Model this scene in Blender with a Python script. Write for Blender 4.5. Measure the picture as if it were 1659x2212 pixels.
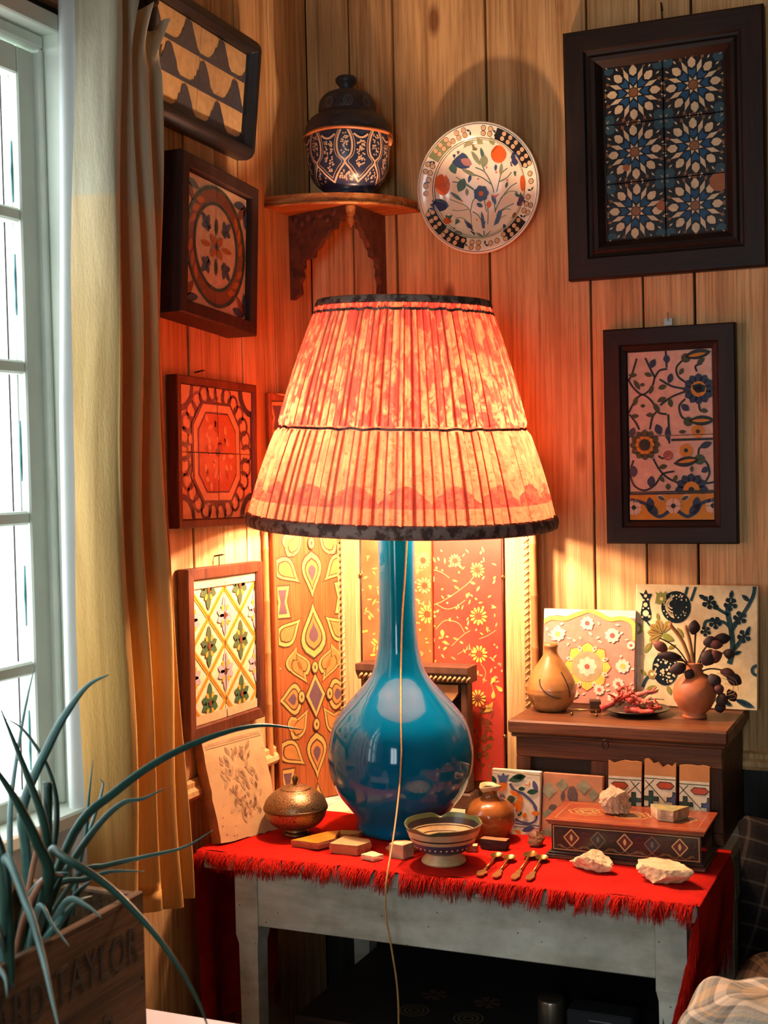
import bpy, math, random
from mathutils import Vector, Matrix
for _o in list(bpy.data.objects): bpy.data.objects.remove(_o, do_unlink=True)
SC = bpy.context.scene
COL = SC.collection
rnd = random.Random(7)
PI = math.pi
# ------------------------------------------------------------------ camera
cam_d = bpy.data.cameras.new('camera'); cam = bpy.data.objects.new('camera', cam_d); COL.objects.link(cam)
cam_d.sensor_fit = 'HORIZONTAL'; cam_d.sensor_width = 36.0; cam_d.lens = 2900.0/1659.0*36.0
cam_d.clip_start = 0.05; cam_d.clip_end = 60
cam_d.dof.use_dof = True; cam_d.dof.focus_distance = 2.85; cam_d.dof.aperture_fstop = 8.0
_R = Vector((0.9178375, 0.39634756, -0.02197598)); _U = Vector((0.00632394, 0.04075446, 0.99914918)); _F = Vector((-0.39690596, 0.91719555, -0.0348995))
_m = Matrix((( _R.x,_U.x,-_F.x,1.48),(_R.y,_U.y,-_F.y,-3.0),(_R.z,_U.z,-_F.z,1.53),(0,0,0,1)))
cam.matrix_world = _m
SC.camera = cam
# ------------------------------------------------------------------ world, daylight, exposure
world = bpy.data.worlds.new('overcast_sky'); SC.world = world; world.use_nodes = True
_bg = world.node_tree.nodes['Background']; _bg.inputs[0].default_value = (0.80, 0.93, 1.0, 1); _bg.inputs[1].default_value = 13.0
def portal(name, loc, rot, sx, sy):
    l = bpy.data.lights.new(name, 'AREA'); l.shape = 'RECTANGLE'; l.size = sx; l.size_y = sy
    l.cycles.is_portal = True
    o = bpy.data.objects.new(name, l); o.location = loc; o.rotation_euler = rot; COL.objects.link(o); return o
portal('window_light', (-0.14, -1.55, 1.63), (0, -PI/2, 0), 1.40, 1.15)
portal('rear_window_light', (1.35, -4.72, 1.55), (PI/2, 0, 0), .8, 1.3)
SC.view_settings.view_transform = 'Standard'; SC.view_settings.look = 'None'
SC.view_settings.exposure = 0.0; SC.view_settings.gamma = 1.0; SC.view_settings.use_curve_mapping = False
BULB_STRENGTH = 1600.0
SC.cycles.use_denoising = True
SC.cycles.max_bounces = 8; SC.cycles.diffuse_bounces = 4; SC.cycles.glossy_bounces = 4; SC.cycles.transmission_bounces = 6; SC.cycles.transparent_max_bounces = 8
SC.cycles.sample_clamp_indirect = 6.0

# ------------------------------------------------------------------ materials
def s(r, g, b):
    f = lambda c: (c/255/12.92) if c/255 <= .04045 else ((c/255+.055)/1.055)**2.4
    return (f(r), f(g), f(b))
_mc = {}
def _new(name):
    m = bpy.data.materials.new(name); m.use_nodes = True
    n = m.node_tree.nodes; l = m.node_tree.links
    return m, n, l, n['Principled BSDF']
def _coords(n, l, scale=(1,1,1), rand=True):
    tc = n.new('ShaderNodeTexCoord'); mp = n.new('ShaderNodeMapping'); mp.inputs['Scale'].default_value = scale
    if rand:
        oi = n.new('ShaderNodeObjectInfo'); mu = n.new('ShaderNodeVectorMath'); mu.operation = 'SCALE'
        cb = n.new('ShaderNodeCombineXYZ')
        for i in range(3): l.new(oi.outputs['Random'], cb.inputs[i])
        l.new(cb.outputs[0], mu.inputs[0]); mu.inputs['Scale'].default_value = 17.0
        ad = n.new('ShaderNodeVectorMath'); ad.operation = 'ADD'
        l.new(tc.outputs['Object'], ad.inputs[0]); l.new(mu.outputs[0], ad.inputs[1]); l.new(ad.outputs[0], mp.inputs['Vector'])
    else: l.new(tc.outputs['Object'], mp.inputs['Vector'])
    return mp.outputs[0]
def _noise(n, l, vec, scale, detail=4, rough=.6, dist=0):
    t = n.new('ShaderNodeTexNoise'); t.inputs['Scale'].default_value = scale; t.inputs['Detail'].default_value = detail
    t.inputs['Roughness'].default_value = rough; t.inputs['Distortion'].default_value = dist
    l.new(vec, t.inputs['Vector']); return t.outputs['Fac']
def _ramp(n, l, fac, stops):
    r = n.new('ShaderNodeValToRGB'); cr = r.color_ramp
    while len(cr.elements) < len(stops): cr.elements.new(.5)
    for e, (p, c) in zip(cr.elements, stops): e.position = p; e.color = (*c, 1)
    l.new(fac, r.inputs[0]); return r.outputs[0]
def _mul(n, l, a, b, fac=1.0, mode='MULTIPLY'):
    m = n.new('ShaderNodeMixRGB'); m.blend_type = mode
    if isinstance(fac, float): m.inputs[0].default_value = fac
    else: l.new(fac, m.inputs[0])
    for i, v in ((1, a), (2, b)):
        if isinstance(v, tuple): m.inputs[i].default_value = (*v, 1)
        else: l.new(v, m.inputs[i])
    return m.outputs[0]
def _bump(n, l, b, h, strength, dist=.002):
    bp = n.new('ShaderNodeBump'); bp.inputs['Strength'].default_value = strength; bp.inputs['Distance'].default_value = dist
    l.new(h, bp.inputs['Height']); l.new(bp.outputs[0], b.inputs['Normal'])
def mat(name, col, rough=.6, metal=0., var=.15, vs=12., bump=0., bs=90., col2=None, coat=0., spec=.5, stops=(.35,.65), rand=True):
    if name in _mc: return _mc[name]
    m, n, l, b = _new(name)
    v = _coords(n, l, rand=rand); f = _noise(n, l, v, vs, 5)
    c1 = tuple(min(1, c*(1-var)) for c in col); c2 = col2 or tuple(min(1, c*(1+var)) for c in col)
    l.new(_ramp(n, l, f, [(stops[0], c1), (stops[1], c2)]), b.inputs['Base Color'])
    b.inputs['Roughness'].default_value = rough; b.inputs['Metallic'].default_value = metal
    b.inputs['Coat Weight'].default_value = coat; b.inputs['Specular IOR Level'].default_value = spec
    if bump: _bump(n, l, b, _noise(n, l, v, bs, 4), bump)
    _mc[name] = m; return m
def wood(name, dark, mid, light, rough=.6, scale=1.0, axis='z', knots=True, bump=.25, coat=0.):
    if name in _mc: return _mc[name]
    m, n, l, b = _new(name)
    a, c = 9*scale, .55*scale
    sc = {'z': (a, a, c), 'x': (c, a, a), 'y': (a, c, a)}[axis]
    v = _coords(n, l, sc)
    f1 = _noise(n, l, v, 1.6, 6, .62, .8)
    base = _ramp(n, l, f1, [(.28, dark), (.5, mid), (.72, light)])
    sc2 = {'z': (a*16, a*16, c*6), 'x': (c*6, a*16, a*16), 'y': (a*16, c*6, a*16)}[axis]
    f2 = _noise(n, l, _coords(n, l, sc2), 1.0, 4, .7)
    st = _ramp(n, l, f2, [(.32, (.50,.43,.35)), (.56, (1,1,1))])
    col = _mul(n, l, base, st, .85)
    f3 = _noise(n, l, _coords(n, l, (2.2,2.2,1.4)), 1.5, 3)
    col = _mul(n, l, col, _ramp(n, l, f3, [(.3,(.72,.66,.58)), (.6,(1.08,1.06,1.03))]), .8)
    if knots:
        k = {'z': (5.2, 5.2, 2.1), 'x': (2.1, 5.2, 5.2), 'y': (5.2, 2.1, 5.2)}[axis]
        vo = n.new('ShaderNodeTexVoronoi'); vo.inputs['Scale'].default_value = 1.0
        l.new(_coords(n, l, tuple(q*scale for q in k)), vo.inputs['Vector'])
        kr = _ramp(n, l, vo.outputs['Distance'], [(.045, (.26,.14,.08)), (.10, (1,1,1))])
        col = _mul(n, l, col, kr, .85)
    l.new(col, b.inputs['Base Color'])
    b.inputs['Roughness'].default_value = rough; b.inputs['Coat Weight'].default_value = coat; b.inputs['Specular IOR Level'].default_value = .25
    if bump: _bump(n, l, b, f2, bump, .0015)
    _mc[name] = m; return m
_pc = {}
def glaze(r, g, b_, rough=.22):
    k = (r, g, b_, rough)
    if k not in _pc: _pc[k] = mat('glaze_%d_%d_%d_%d' % (r, g, b_, int(rough*100)), s(r, g, b_), rough, var=.14, vs=60, bump=.15, bs=160, stops=(.3,.7))
    return _pc[k]

PINE = wood('pine_boards', s(166,124,80), s(212,168,114), s(234,194,138))
PINE_L = wood('pine_boards_side', s(172,130,84), s(216,172,118), s(236,198,142))
DARKOAK = wood('dark_oak', s(22,14,10), s(34,21,15), s(46,28,19), .5, 2.0, knots=False)
DARKOAK_X = wood('dark_oak_rail', s(22,14,10), s(34,21,15), s(46,28,19), .5, 2.0, axis='x', knots=False)
BLACKW = mat('ebonised_wood', s(26,24,26), .4, var=.25, vs=30)
BROWNF = wood('brown_frame_wood', s(70,36,24), s(96,52,34), s(120,70,46), .5, 2.5, knots=False)
CHESTW = wood('walnut_chest', s(70,40,24), s(104,62,36), s(140,90,54), .5, 2.2, axis='x', knots=False, coat=.1)
CHESTV = wood('walnut_chest_upright', s(66,38,24), s(98,58,34), s(130,82,50), .5, 2.2, axis='z', knots=False, coat=.1)
CHESTD = wood('walnut_panel_dark', s(44,26,18), s(66,40,26), s(84,52,34), .55, 2.2, axis='x', knots=False)
SHELFW = wood('worn_shelf_wood', s(120,68,34), s(184,118,64), s(222,164,100), .6, 3.0, axis='x', knots=False)
CARVED = mat('carved_dark_wood', s(84,48,30), .7, var=.45, vs=40, bump=.6, bs=130)
WHITEP = mat('white_window_paint', s(214,220,206), .45, var=.07, vs=7, bump=.1, bs=40)
TABLEP = mat('worn_white_table_paint', s(172,172,156), .55, var=.10, vs=9, bump=.1, bs=50, col2=s(206,206,190))
_n2 = TABLEP.node_tree.nodes; _l2 = TABLEP.node_tree.links; _b2 = _n2['Principled BSDF']
_vo = _n2.new('ShaderNodeTexVoronoi'); _vo.inputs['Scale'].default_value = 42; _l2.new(_coords(_n2, _l2), _vo.inputs['Vector'])
_src = _b2.inputs['Base Color'].links[0].from_socket
_wear = _ramp(_n2, _l2, _noise(_n2, _l2, _coords(_n2, _l2, (3,3,14)), 2.0, 5), [(.30,(.62,.56,.46)), (.55,(1,1,1))])
_l2.new(_mul(_n2, _l2, _mul(_n2, _l2, _src, _wear, .7), _ramp(_n2, _l2, _vo.outputs['Distance'], [(.055,(.10,.08,.06)), (.085,(1,1,1))]), .9), _b2.inputs['Base Color'])
NAILM = mat('dark_iron', s(62,52,46), .45, .85, var=.2)
BRASS = mat('old_brass', s(150,112,64), .35, .9, var=.2, vs=30)

# ------------------------------------------------------------------ mesh helpers
class MB:
    def __init__(self): self.v = []; self.f = []; self.mi = []
    def add(self, vs, fs, mi=0):
        o = len(self.v); self.v += [tuple(p) for p in vs]
        for f in fs: self.f.append(tuple(i+o for i in f)); self.mi.append(mi)
        return self
    def box(self, x0, x1, y0, y1, z0, z1, mi=0, ch=0.):
        if ch <= 0:
            vs = [(x,y,z) for z in (z0,z1) for y in (y0,y1) for x in (x0,x1)]
            return self.add(vs, [(0,2,3,1),(4,5,7,6),(0,1,5,4),(2,6,7,3),(0,4,6,2),(1,3,7,5)], mi)
        vs = []; c = ch
        for (sx,sy,sz) in [(a,b,d) for d in (0,1) for b in (0,1) for a in (0,1)]:
            X = x1 if sx else x0; Y = y1 if sy else y0; Z = z1 if sz else z0
            dx = -c if sx else c; dy = -c if sy else c; dz = -c if sz else c
            vs += [(X,Y+dy,Z+dz),(X+dx,Y,Z+dz),(X+dx,Y+dy,Z)]
        i = lambda a,b,d,k: (d*4+b*2+a)*3+k
        fs = []
        for q in (0,1):
            fs.append([i(q,0,0,0),i(q,1,0,0),i(q,1,1,0),i(q,0,1,0)]); fs.append([i(0,q,0,1),i(1,q,0,1),i(1,q,1,1),i(0,q,1,1)]); fs.append([i(0,0,q,2),i(1,0,q,2),i(1,1,q,2),i(0,1,q,2)])
        for a in (0,1):
            for b in (0,1):
                fs.append([i(a,b,0,0),i(a,b,0,1),i(a,b,1,1),i(a,b,1,0)]); fs.append([i(a,0,b,0),i(a,0,b,2),i(a,1,b,2),i(a,1,b,0)]); fs.append([i(0,a,b,1),i(0,a,b,2),i(1,a,b,2),i(1,a,b,1)])
                for d in (0,1): fs.append([i(a,b,d,0),i(a,b,d,1),i(a,b,d,2)])
        return self.add(vs, fs, mi)
    def lathe(self, prof, n=40, mi=0, c=(0,0,0), cap=True, jit=None, mif=None):
        vs = []
        for k, (r, z) in enumerate(prof):
            for j in range(n):
                a = 2*PI*j/n; rr, zz = (r, z) if jit is None else jit(r, z, a, k)
                vs.append((c[0]+rr*math.cos(a), c[1]+rr*math.sin(a), c[2]+zz))
        o = len(self.v); self.v += vs
        for k in range(len(prof)-1):
            for j in range(n):
                j2 = (j+1) % n
                self.f.append((o+k*n+j, o+k*n+j2, o+(k+1)*n+j2, o+(k+1)*n+j)); self.mi.append(mif(k) if mif else mi)
        if cap:
            if prof[0][0] > 1e-5: self.f.append(tuple(o+j for j in reversed(range(n)))); self.mi.append(mif(0) if mif else mi)
            if prof[-1][0] > 1e-5: self.f.append(tuple(o+(len(prof)-1)*n+j for j in range(n))); self.mi.append(mif(len(prof)-2) if mif else mi)
        return self
    def tube(self, pts, rad, n=8, mi=0, flat=1.0, up=None, cap=True):
        P = [Vector(p) for p in pts]; N = len(P)
        R = [rad]*N if isinstance(rad, (int,float)) else list(rad)
        o = len(self.v); ref = Vector(up) if up else None
        prev = None
        for i in range(N):
            t = (P[min(i+1,N-1)]-P[max(i-1,0)]); t = t.normalized() if t.length > 1e-9 else Vector((0,0,1))
            if ref is not None: a = ref - t*ref.dot(t)
            elif prev is None: a = Vector((0,0,1)).cross(t) if abs(t.z) < .9 else Vector((1,0,0)).cross(t)
            else: a = prev - t*prev.dot(t)
            a = a.normalized() if a.length > 1e-6 else Vector((1,0,0)); prev = a; b = t.cross(a)
            for j in range(n):
                th = 2*PI*j/n; q = P[i] + a*(R[i]*math.cos(th)*flat) + b*(R[i]*math.sin(th)); self.v.append(tuple(q))
        for i in range(N-1):
            for j in range(n):
                j2 = (j+1) % n; self.f.append((o+i*n+j, o+i*n+j2, o+(i+1)*n+j2, o+(i+1)*n+j)); self.mi.append(mi)
        if cap:
            self.f.append(tuple(o+j for j in reversed(range(n)))); self.mi.append(mi)
            self.f.append(tuple(o+(N-1)*n+j for j in range(n))); self.mi.append(mi)
        return self
    def prism(self, poly, y0, y1, mi=0, mp=None):
        """poly in (x,z); extruded along y from y0 (front) to y1."""
        mp = mp or (lambda x, y, z: (x, y, z)); n = len(poly)
        vs = [mp(x, y0, z) for x, z in poly] + [mp(x, y1, z) for x, z in poly]
        fs = [tuple(range(n)), tuple(reversed(range(n, 2*n)))] + [(i, i+n, (i+1) % n + n, (i+1) % n) for i in range(n)]
        return self.add(vs, fs, mi)
    def grid(self, nu, nv, fn, mi=0, closed=False, mif=None):
        o = len(self.v)
        for i in range(nu+1):
            for j in range(nv+1): self.v.append(tuple(fn(i/nu, j/nv)))
        for i in range(nu):
            for j in range(nv):
                self.f.append((o+i*(nv+1)+j, o+(i+1)*(nv+1)+j, o+(i+1)*(nv+1)+j+1, o+i*(nv+1)+j+1)); self.mi.append(mif(i/nu, j/nv) if mif else mi)
        return self
def obj(name, mb, mats, parent=None, smooth=False, loc=None, rot=None, label=None, kind=None, auto=None):
    me = bpy.data.meshes.new(name); me.from_pydata(mb.v, [], mb.f); me.validate(); 
    if not isinstance(mats, (list, tuple)): mats = [mats]
    for m in mats: me.materials.append(m)
    if len(mats) > 1 and len(me.polygons) == len(mb.mi): me.polygons.foreach_set('material_index', mb.mi)
    import bmesh
    bm = bmesh.new(); bm.from_mesh(me); bmesh.ops.recalc_face_normals(bm, faces=bm.faces)
    if auto is not None:
        for e in bm.edges:
            if len(e.link_faces) == 2 and e.calc_face_angle(0) > auto: e.smooth = False
    bm.to_mesh(me); bm.free()
    if smooth or auto is not None: me.polygons.foreach_set('use_smooth', [True]*len(me.polygons))
    me.update()
    o = bpy.data.objects.new(name, me); COL.objects.link(o)
    if parent is not None: o.parent = parent
    if loc is not None: o.location = loc
    if rot is not None: o.rotation_euler = rot
    if label: o['label'] = label
    if kind: o['kind'] = kind
    return o
def tag(o, label, cat, group=None):
    o['label'] = label; o['category'] = cat
    if group: o['group'] = group
    return o
def thing(name, label, cat, loc=(0,0,0), rot=(0,0,0), group=None):
    o = bpy.data.objects.new(name, None); o.empty_display_size = .05; COL.objects.link(o)
    o.location = loc; o.rotation_euler = rot; return tag(o, label, cat, group)
def struct(name, mb, mats, parent=None, **k):
    o = obj(name, mb, mats, parent, **k)
    if parent is None: o['kind'] = 'structure'
    return o
def copy_part(o, parent, loc):
    c = o.copy(); COL.objects.link(c); c.parent = parent; c.location = loc; return c

# ------------------------------------------------------------------ painted patterns (thin raised glaze / paint)
def _clip(poly, rect):
    x0, x1, y0, y1 = rect
    for ax, lim, sg in ((0,x0,1),(0,x1,-1),(1,y0,1),(1,y1,-1)):
        out = []
        if not poly: return poly
        for i in range(len(poly)):
            a, b = poly[i-1], poly[i]
            ia = (a[ax]-lim)*sg >= 0; ib = (b[ax]-lim)*sg >= 0
            if ia != ib:
                t = (lim-a[ax])/(b[ax]-a[ax]); out.append((a[0]+(b[0]-a[0])*t, a[1]+(b[1]-a[1])*t))
            if ib: out.append(b)
        poly = out
    return poly
def _smooth(pts, k=6):
    if len(pts) < 3: return pts
    P = [pts[0]] + list(pts) + [pts[-1]]; out = []
    for i in range(1, len(P)-2):
        p0, p1, p2, p3 = P[i-1], P[i], P[i+1], P[i+2]
        for j in range(k):
            t = j/k
            out.append(tuple(.5*((2*p1[d])+(-p0[d]+p2[d])*t+(2*p0[d]-5*p1[d]+4*p2[d]-p3[d])*t*t+(-p0[d]+3*p1[d]-3*p2[d]+p3[d])*t**3) for d in range(len(p1))))
    out.append(tuple(pts[-1])); return out
class Paint:
    def __init__(self, ox=0, oy=0, sx=1., sy=None, flip=False):
        self.items = []; self.tf = (ox, oy, sx, sx if sy is None else sy, -1 if flip else 1)
    def T(self, p):
        ox, oy, sx, sy, fl = self.tf; return ((p[0]-ox)*sx, (p[1]-oy)*sy*fl)
    def poly(self, pts, m, l=1): self.items.append(([self.T(p) for p in pts], m, l)); return self
    def stroke(self, pts, w, m, l=1, closed=False, taper=False, smooth=True):
        if smooth and len(pts) > 2: pts = _smooth(list(pts) + ([pts[0]] if closed else []), 5); closed = False
        elif closed: pts = list(pts)+[pts[0]]
        q = []; N = len(pts)
        for i in range(N):
            a = pts[max(i-1,0)]; b = pts[min(i+1,N-1)]; dx, dy = b[0]-a[0], b[1]-a[1]; L = math.hypot(dx, dy) or 1
            ww = w*.5*((1-i/(N-1)*.85) if taper else 1)
            q.append(((pts[i][0]-dy/L*ww, pts[i][1]+dx/L*ww), (pts[i][0]+dy/L*ww, pts[i][1]-dx/L*ww)))
        for i in range(N-1): self.poly([q[i][0], q[i+1][0], q[i+1][1], q[i][1]], m, l)
        return self
    def disc(self, c, r, m, l=1, n=12, ry=None):
        ry = ry or r; return self.poly([(c[0]+r*math.cos(2*PI*i/n), c[1]+ry*math.sin(2*PI*i/n)) for i in range(n)], m, l)
    def ring(self, c, r, w, m, l=1, n=20, a0=0, a1=360, ry=None):
        ry = ry or r
        return self.stroke([(c[0]+r*math.cos(math.radians(a0+(a1-a0)*i/n)), c[1]+ry*math.sin(math.radians(a0+(a1-a0)*i/n))) for i in range(n+1)], w, m, l, smooth=False)
    def leaf(self, c, ang, L, w, m, l=1, n=6):
        a = math.radians(ang); ca, sa = math.cos(a), math.sin(a); pts = []
        for i in range(n+1): t = i/n; pts.append((t*L, w*.5*math.sin(PI*t)**.8))
        for i in range(n-1, 0, -1): t = i/n; pts.append((t*L, -w*.5*math.sin(PI*t)**.8))
        return self.poly([(c[0]+x*ca-y*sa, c[1]+x*sa+y*ca) for x, y in pts], m, l)
    def tear(self, c, ang, L, w, m, l=1, n=7):
        """teardrop: point at c, round end at distance L in direction ang"""
        a = math.radians(ang); ca, sa = math.cos(a), math.sin(a); pts = []
        f = lambda t: w*.5*math.sin(PI*t**1.7)**.75 if 0 < t < 1 else 0
        for i in range(n+1): pts.append((i/n*L, f(i/n)))
        for i in range(n-1, 0, -1): pts.append((i/n*L, -f(i/n)))
        return self.poly([(c[0]+x*ca-y*sa, c[1]+x*sa+y*ca) for x, y in pts], m, l)
    def flower(self, c, R, n, mp, mc, l=1, rc=.35, wf=1.0, rot=0, start=.1):
        w = 2*PI*R*.62/n*wf*1.5
        for k in range(n):
            a = rot+360*k/n; q = (c[0]+R*start*math.cos(math.radians(a)), c[1]+R*start*math.sin(math.radians(a)))
            self.tear(q, a, R*(1-start), w, mp, l)
        if mc is not None: self.disc(c, R*rc, mc, l+1)
        return self
    def build(self, name, parent, mapf, rect=None, step=.0005, base=.0004, smooth=False):
        mats = []; mb = MB(); seen = {}
        for pts, m, l in self.items:
            if rect: pts = _clip(pts, rect)
            q = []
            for p in pts:
                if not q or abs(p[0]-q[-1][0])+abs(p[1]-q[-1][1]) > 1e-6: q.append(p)
            if len(q) > 2 and abs(q[0][0]-q[-1][0])+abs(q[0][1]-q[-1][1]) < 1e-6: q.pop()
            if len(q) < 3: continue
            if m.name not in seen: seen[m.name] = len(mats); mats.append(m)
            mb.add([mapf(u, v, base+step*l) for u, v in q], [tuple(range(len(q)))], seen[m.name])
        if not mb.v: return None
        me = bpy.data.meshes.new(name); me.from_pydata(mb.v, [], mb.f)
        for m in mats: me.materials.append(m)
        me.polygons.foreach_set('material_index', mb.mi); me.update()
        o = bpy.data.objects.new(name, me); COL.objects.link(o); o.parent = parent; o['kind'] = 'stuff'
        return o
def flat(x0=0., z0=0., y=0.):
    return lambda u, v, h: (u+x0, y-h, v+z0)
def frame_rails(root, W, H, prof, mh, mv, cz=0.):
    """four mitred rails; prof = [(inset, y)] from the outer back edge round to the inner back edge"""
    hw, hh = W/2, H/2
    ends = {'b': [(-1,-1),(1,-1)], 't': [(1,1),(-1,1)], 'l': [(-1,1),(-1,-1)], 'r': [(1,-1),(1,1)]}
    for k, (e0, e1) in ends.items():
        mb = MB(); vs = []
        for e in (e0, e1):
            for d, y in prof: vs.append((e[0]*(hw-d), y, cz+e[1]*(hh-d)))
        n = len(prof)
        fs = [(i, (i+1) % n, n+(i+1) % n, n+i) for i in range(n)] + [tuple(range(n)), tuple(reversed(range(n, 2*n)))]
        mb.add(vs, fs); obj('frame_rail', mb, mh if k in 'bt' else mv, root)
def tile_mesh(w, h, t, ch=.0015):
    return MB().box(-w/2, w/2, -t, 0, -h/2, h/2, 0, ch)
def on_right(name, label, cat, x, z, out=0., roll=0., lean=0.):
    return thing(name, label, cat, (x, -out, z), (math.radians(lean), math.radians(roll), 0))
def on_left(name, label, cat, y, z, out=0., roll=0., lean=0.):
    o = thing(name, label, cat, (out, y, z))
    o.rotation_euler = (Matrix.Rotation(PI/2, 3, 'Z') @ Matrix.Rotation(math.radians(roll), 3, 'Y') @ Matrix.Rotation(math.radians(lean), 3, 'X')).to_euler()
    return o

# ================================================================== ROOM
GAPM = mat('dark_gap', s(30,20,14), .9)
def slab(*b): return MB().box(*b)
CEIL = mat('limewashed_ceiling', s(150,130,105), .8)
FLOORW = wood('dark_floor_boards', s(40,26,18), s(58,38,26), s(72,48,34), .5, 1.5, axis='y', knots=False)
DADO = wood('dark_painted_dado', s(34,33,30), s(44,42,38), s(54,50,45), .6, 1.0, knots=False)
# right wall (y = 0) with its boards
wall_r = struct('wall_right', slab(-.2, 3.2, .02, .14, 0, 2.9), GAPM)
rb = [0.0, .115, .23, .465, .705, .823, .938, 1.15, 1.37, 1.60, 1.83, 2.06, 2.30, 2.55, 2.80, 3.05, 3.2]
for i in range(len(rb)-1):
    g = .0015 if i in (0, 4) else .003
    pr = rnd.uniform(-.0015, .0015)
    obj('plank', MB().box(rb[i]+g, rb[i+1]-g, pr, .02, .885, 2.9, 0, .0015), PINE, wall_r)
    obj('plank', MB().box(rb[i]+g, rb[i+1]-g, pr+.002, .02, .0, .845, 0, .0015), DADO, wall_r)
# left wall (x = 0) with the window opening
WY0, WY1, WZ0, WZ1 = -2.10, -.965, .905, 2.345
mb = MB().box(-.16, -.02, WY1, .14, 0, 2.9).box(-.16, -.02, -4.72, WY0, 0, 2.9).box(-.16, -.02, WY0, WY1, WZ1, 2.9).box(-.16, -.02, WY0, WY1, 0, WZ0)
wall_l = struct('wall_left', mb, GAPM)
lb = [0.0, -.114, -.199, -.356, -.460, -.585, -.70, -.83, -.965]
for i in range(len(lb)-1):
    g = .003 if i in (3, 6) else .0015
    pr = rnd.uniform(-.0015, .0015)
    obj('plank', MB().box(-.02, pr, lb[i+1]+g, lb[i]-g, .885, 2.9, 0, .0015), PINE_L, wall_l)
    obj('plank', MB().box(-.02, pr-.003, lb[i+1]+g, lb[i]-g, 0, .845, 0, .0015), PINE_L, wall_l)
PINE_LH = wood('pine_lintel_boards', s(130,84,56), s(160,110,76), s(180,134,96), axis='y')
for z0, z1 in ((WZ1+.02, 2.55), (2.553, 2.9)):
    obj('plank', MB().box(-.02, 0, -3.2, WY1-.003, z0, z1, 0, .0015), PINE_LH, wall_l)
WBOARD = mat('white_painted_boards', s(196,200,188), .5, var=.1, vs=5)
for z0, z1 in ((.70, .80), (.803, .90), (.45, .697), (0, .447)):
    obj('plank', MB().box(-.02, 0, -3.2, WY1-.003, z0, z1, 0, .002), WBOARD, wall_l)
obj('plank', MB().box(-.02, 0, -4.72, -3.203, 0, 2.9, 0, .002), PINE_L, wall_l)
obj('plank', MB().box(-.02, 0, -3.2, WY0-.003, .903, WZ1+.017, 0, .002), PINE_L, wall_l)
# chair rails
prof = [(0,.845),(-.016,.847),(-.022,.856),(-.020,.866),(-.012,.872),(-.012,.882),(0,.886)]
t1 = MB()
t1.prism([(a, b) for a, b in prof], 0, 1, mp=lambda a, t, z: (.0+t*3.2, a, z)); struct('trim_1', t1, PINE)
t2 = MB(); t2.prism([(a, b) for a, b in prof], 0, 1, mp=lambda a, t, z: (-a, -.025-t*.935, z)); struct('trim_2', t2, PINE_L)
struct('ceiling', slab(-.2, 3.4, -4.9, .2, 2.9, 3.0), CEIL)
fl = struct('floor', slab(-.2, 3.4, -4.9, .2, -.1, -.02), GAPM)
for i in range(22):
    obj('plank', MB().box(-.16+i*.155+.002, -.16+(i+1)*.155-.002, -4.72, .02, -.02, 0, 0, .0015), FLOORW, fl)
struct('wall_side', slab(3.2, 3.34, -4.86, .14, 0, 2.9), mat('plaster_side', s(120,108,92), .8))
mb = MB().box(-.16, .95, -4.86, -4.72, 0, 2.9).box(1.75, 3.2, -4.86, -4.72, 0, 2.9).box(.95, 1.75, -4.86, -4.72, 0, .9).box(.95, 1.75, -4.86, -4.72, 2.2, 2.9)
struct('wall_rear', mb, mat('plaster_rear', s(110,100,88), .8))
w2 = struct('window_2', MB().box(.95, 1.75, -4.83, -4.77, .9, .95).box(.95, 1.75, -4.83, -4.77, 2.15, 2.2).box(.95, 1.0, -4.83, -4.77, .95, 2.15).box(1.70, 1.75, -4.83, -4.77, .95, 2.15).box(1.33, 1.37, -4.83, -4.77, .95, 2.15), WHITEP)
# ---------------------------------------------------------------- window in the left wall
win = struct('window_1', MB().box(-.13, .004, -1.0, WY1, WZ0, WZ1, 0, .003).box(-.13, .004, WY0, WY0+.035, WZ0, WZ1, 0, .003)
             .box(-.13, .004, WY0+.035, -1.0, 2.312, WZ1, 0, .003), WHITEP)
obj('window_sill', MB().box(-.13, .03, WY0, WY1, WZ0-.004, WZ0+.022, 0, .004), WHITEP, win)
obj('head_moulding', MB().box(-.075, -.03, WY0+.035, -1.0, 2.287, 2.312, 0, .004), WHITEP, win)
obj('jamb_moulding', MB().box(-.075, -.03, -1.012, -1.0, WZ0+.022, 2.287, 0, .003), WHITEP, win)
SX0, SX1 = -.078, -.045
ymeet = -1.545
zs = [.962, 1.182, 1.450, 1.717, 1.985, 2.232]
PANE = bpy.data.materials.new('frosted_pane'); PANE.use_nodes = True
_n = PANE.node_tree.nodes; _l = PANE.node_tree.links; _n.clear()
_o = _n.new('ShaderNodeOutputMaterial'); _t = _n.new('ShaderNodeBsdfTransparent'); _t.inputs[0].default_value = (.68,.67,.66,1)
_g = _n.new('ShaderNodeBsdfGlossy'); _g.inputs['Roughness'].default_value = .05; _mx = _n.new('ShaderNodeMixShader'); _mx.inputs[0].default_value = .04
_l.new(_t.outputs[0], _mx.inputs[1]); _l.new(_g.outputs[0], _mx.inputs[2]); _l.new(_mx.outputs[0], _o.inputs[0])
CHIP = mat('blue_green_old_paint', s(58,120,128), .6)
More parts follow.
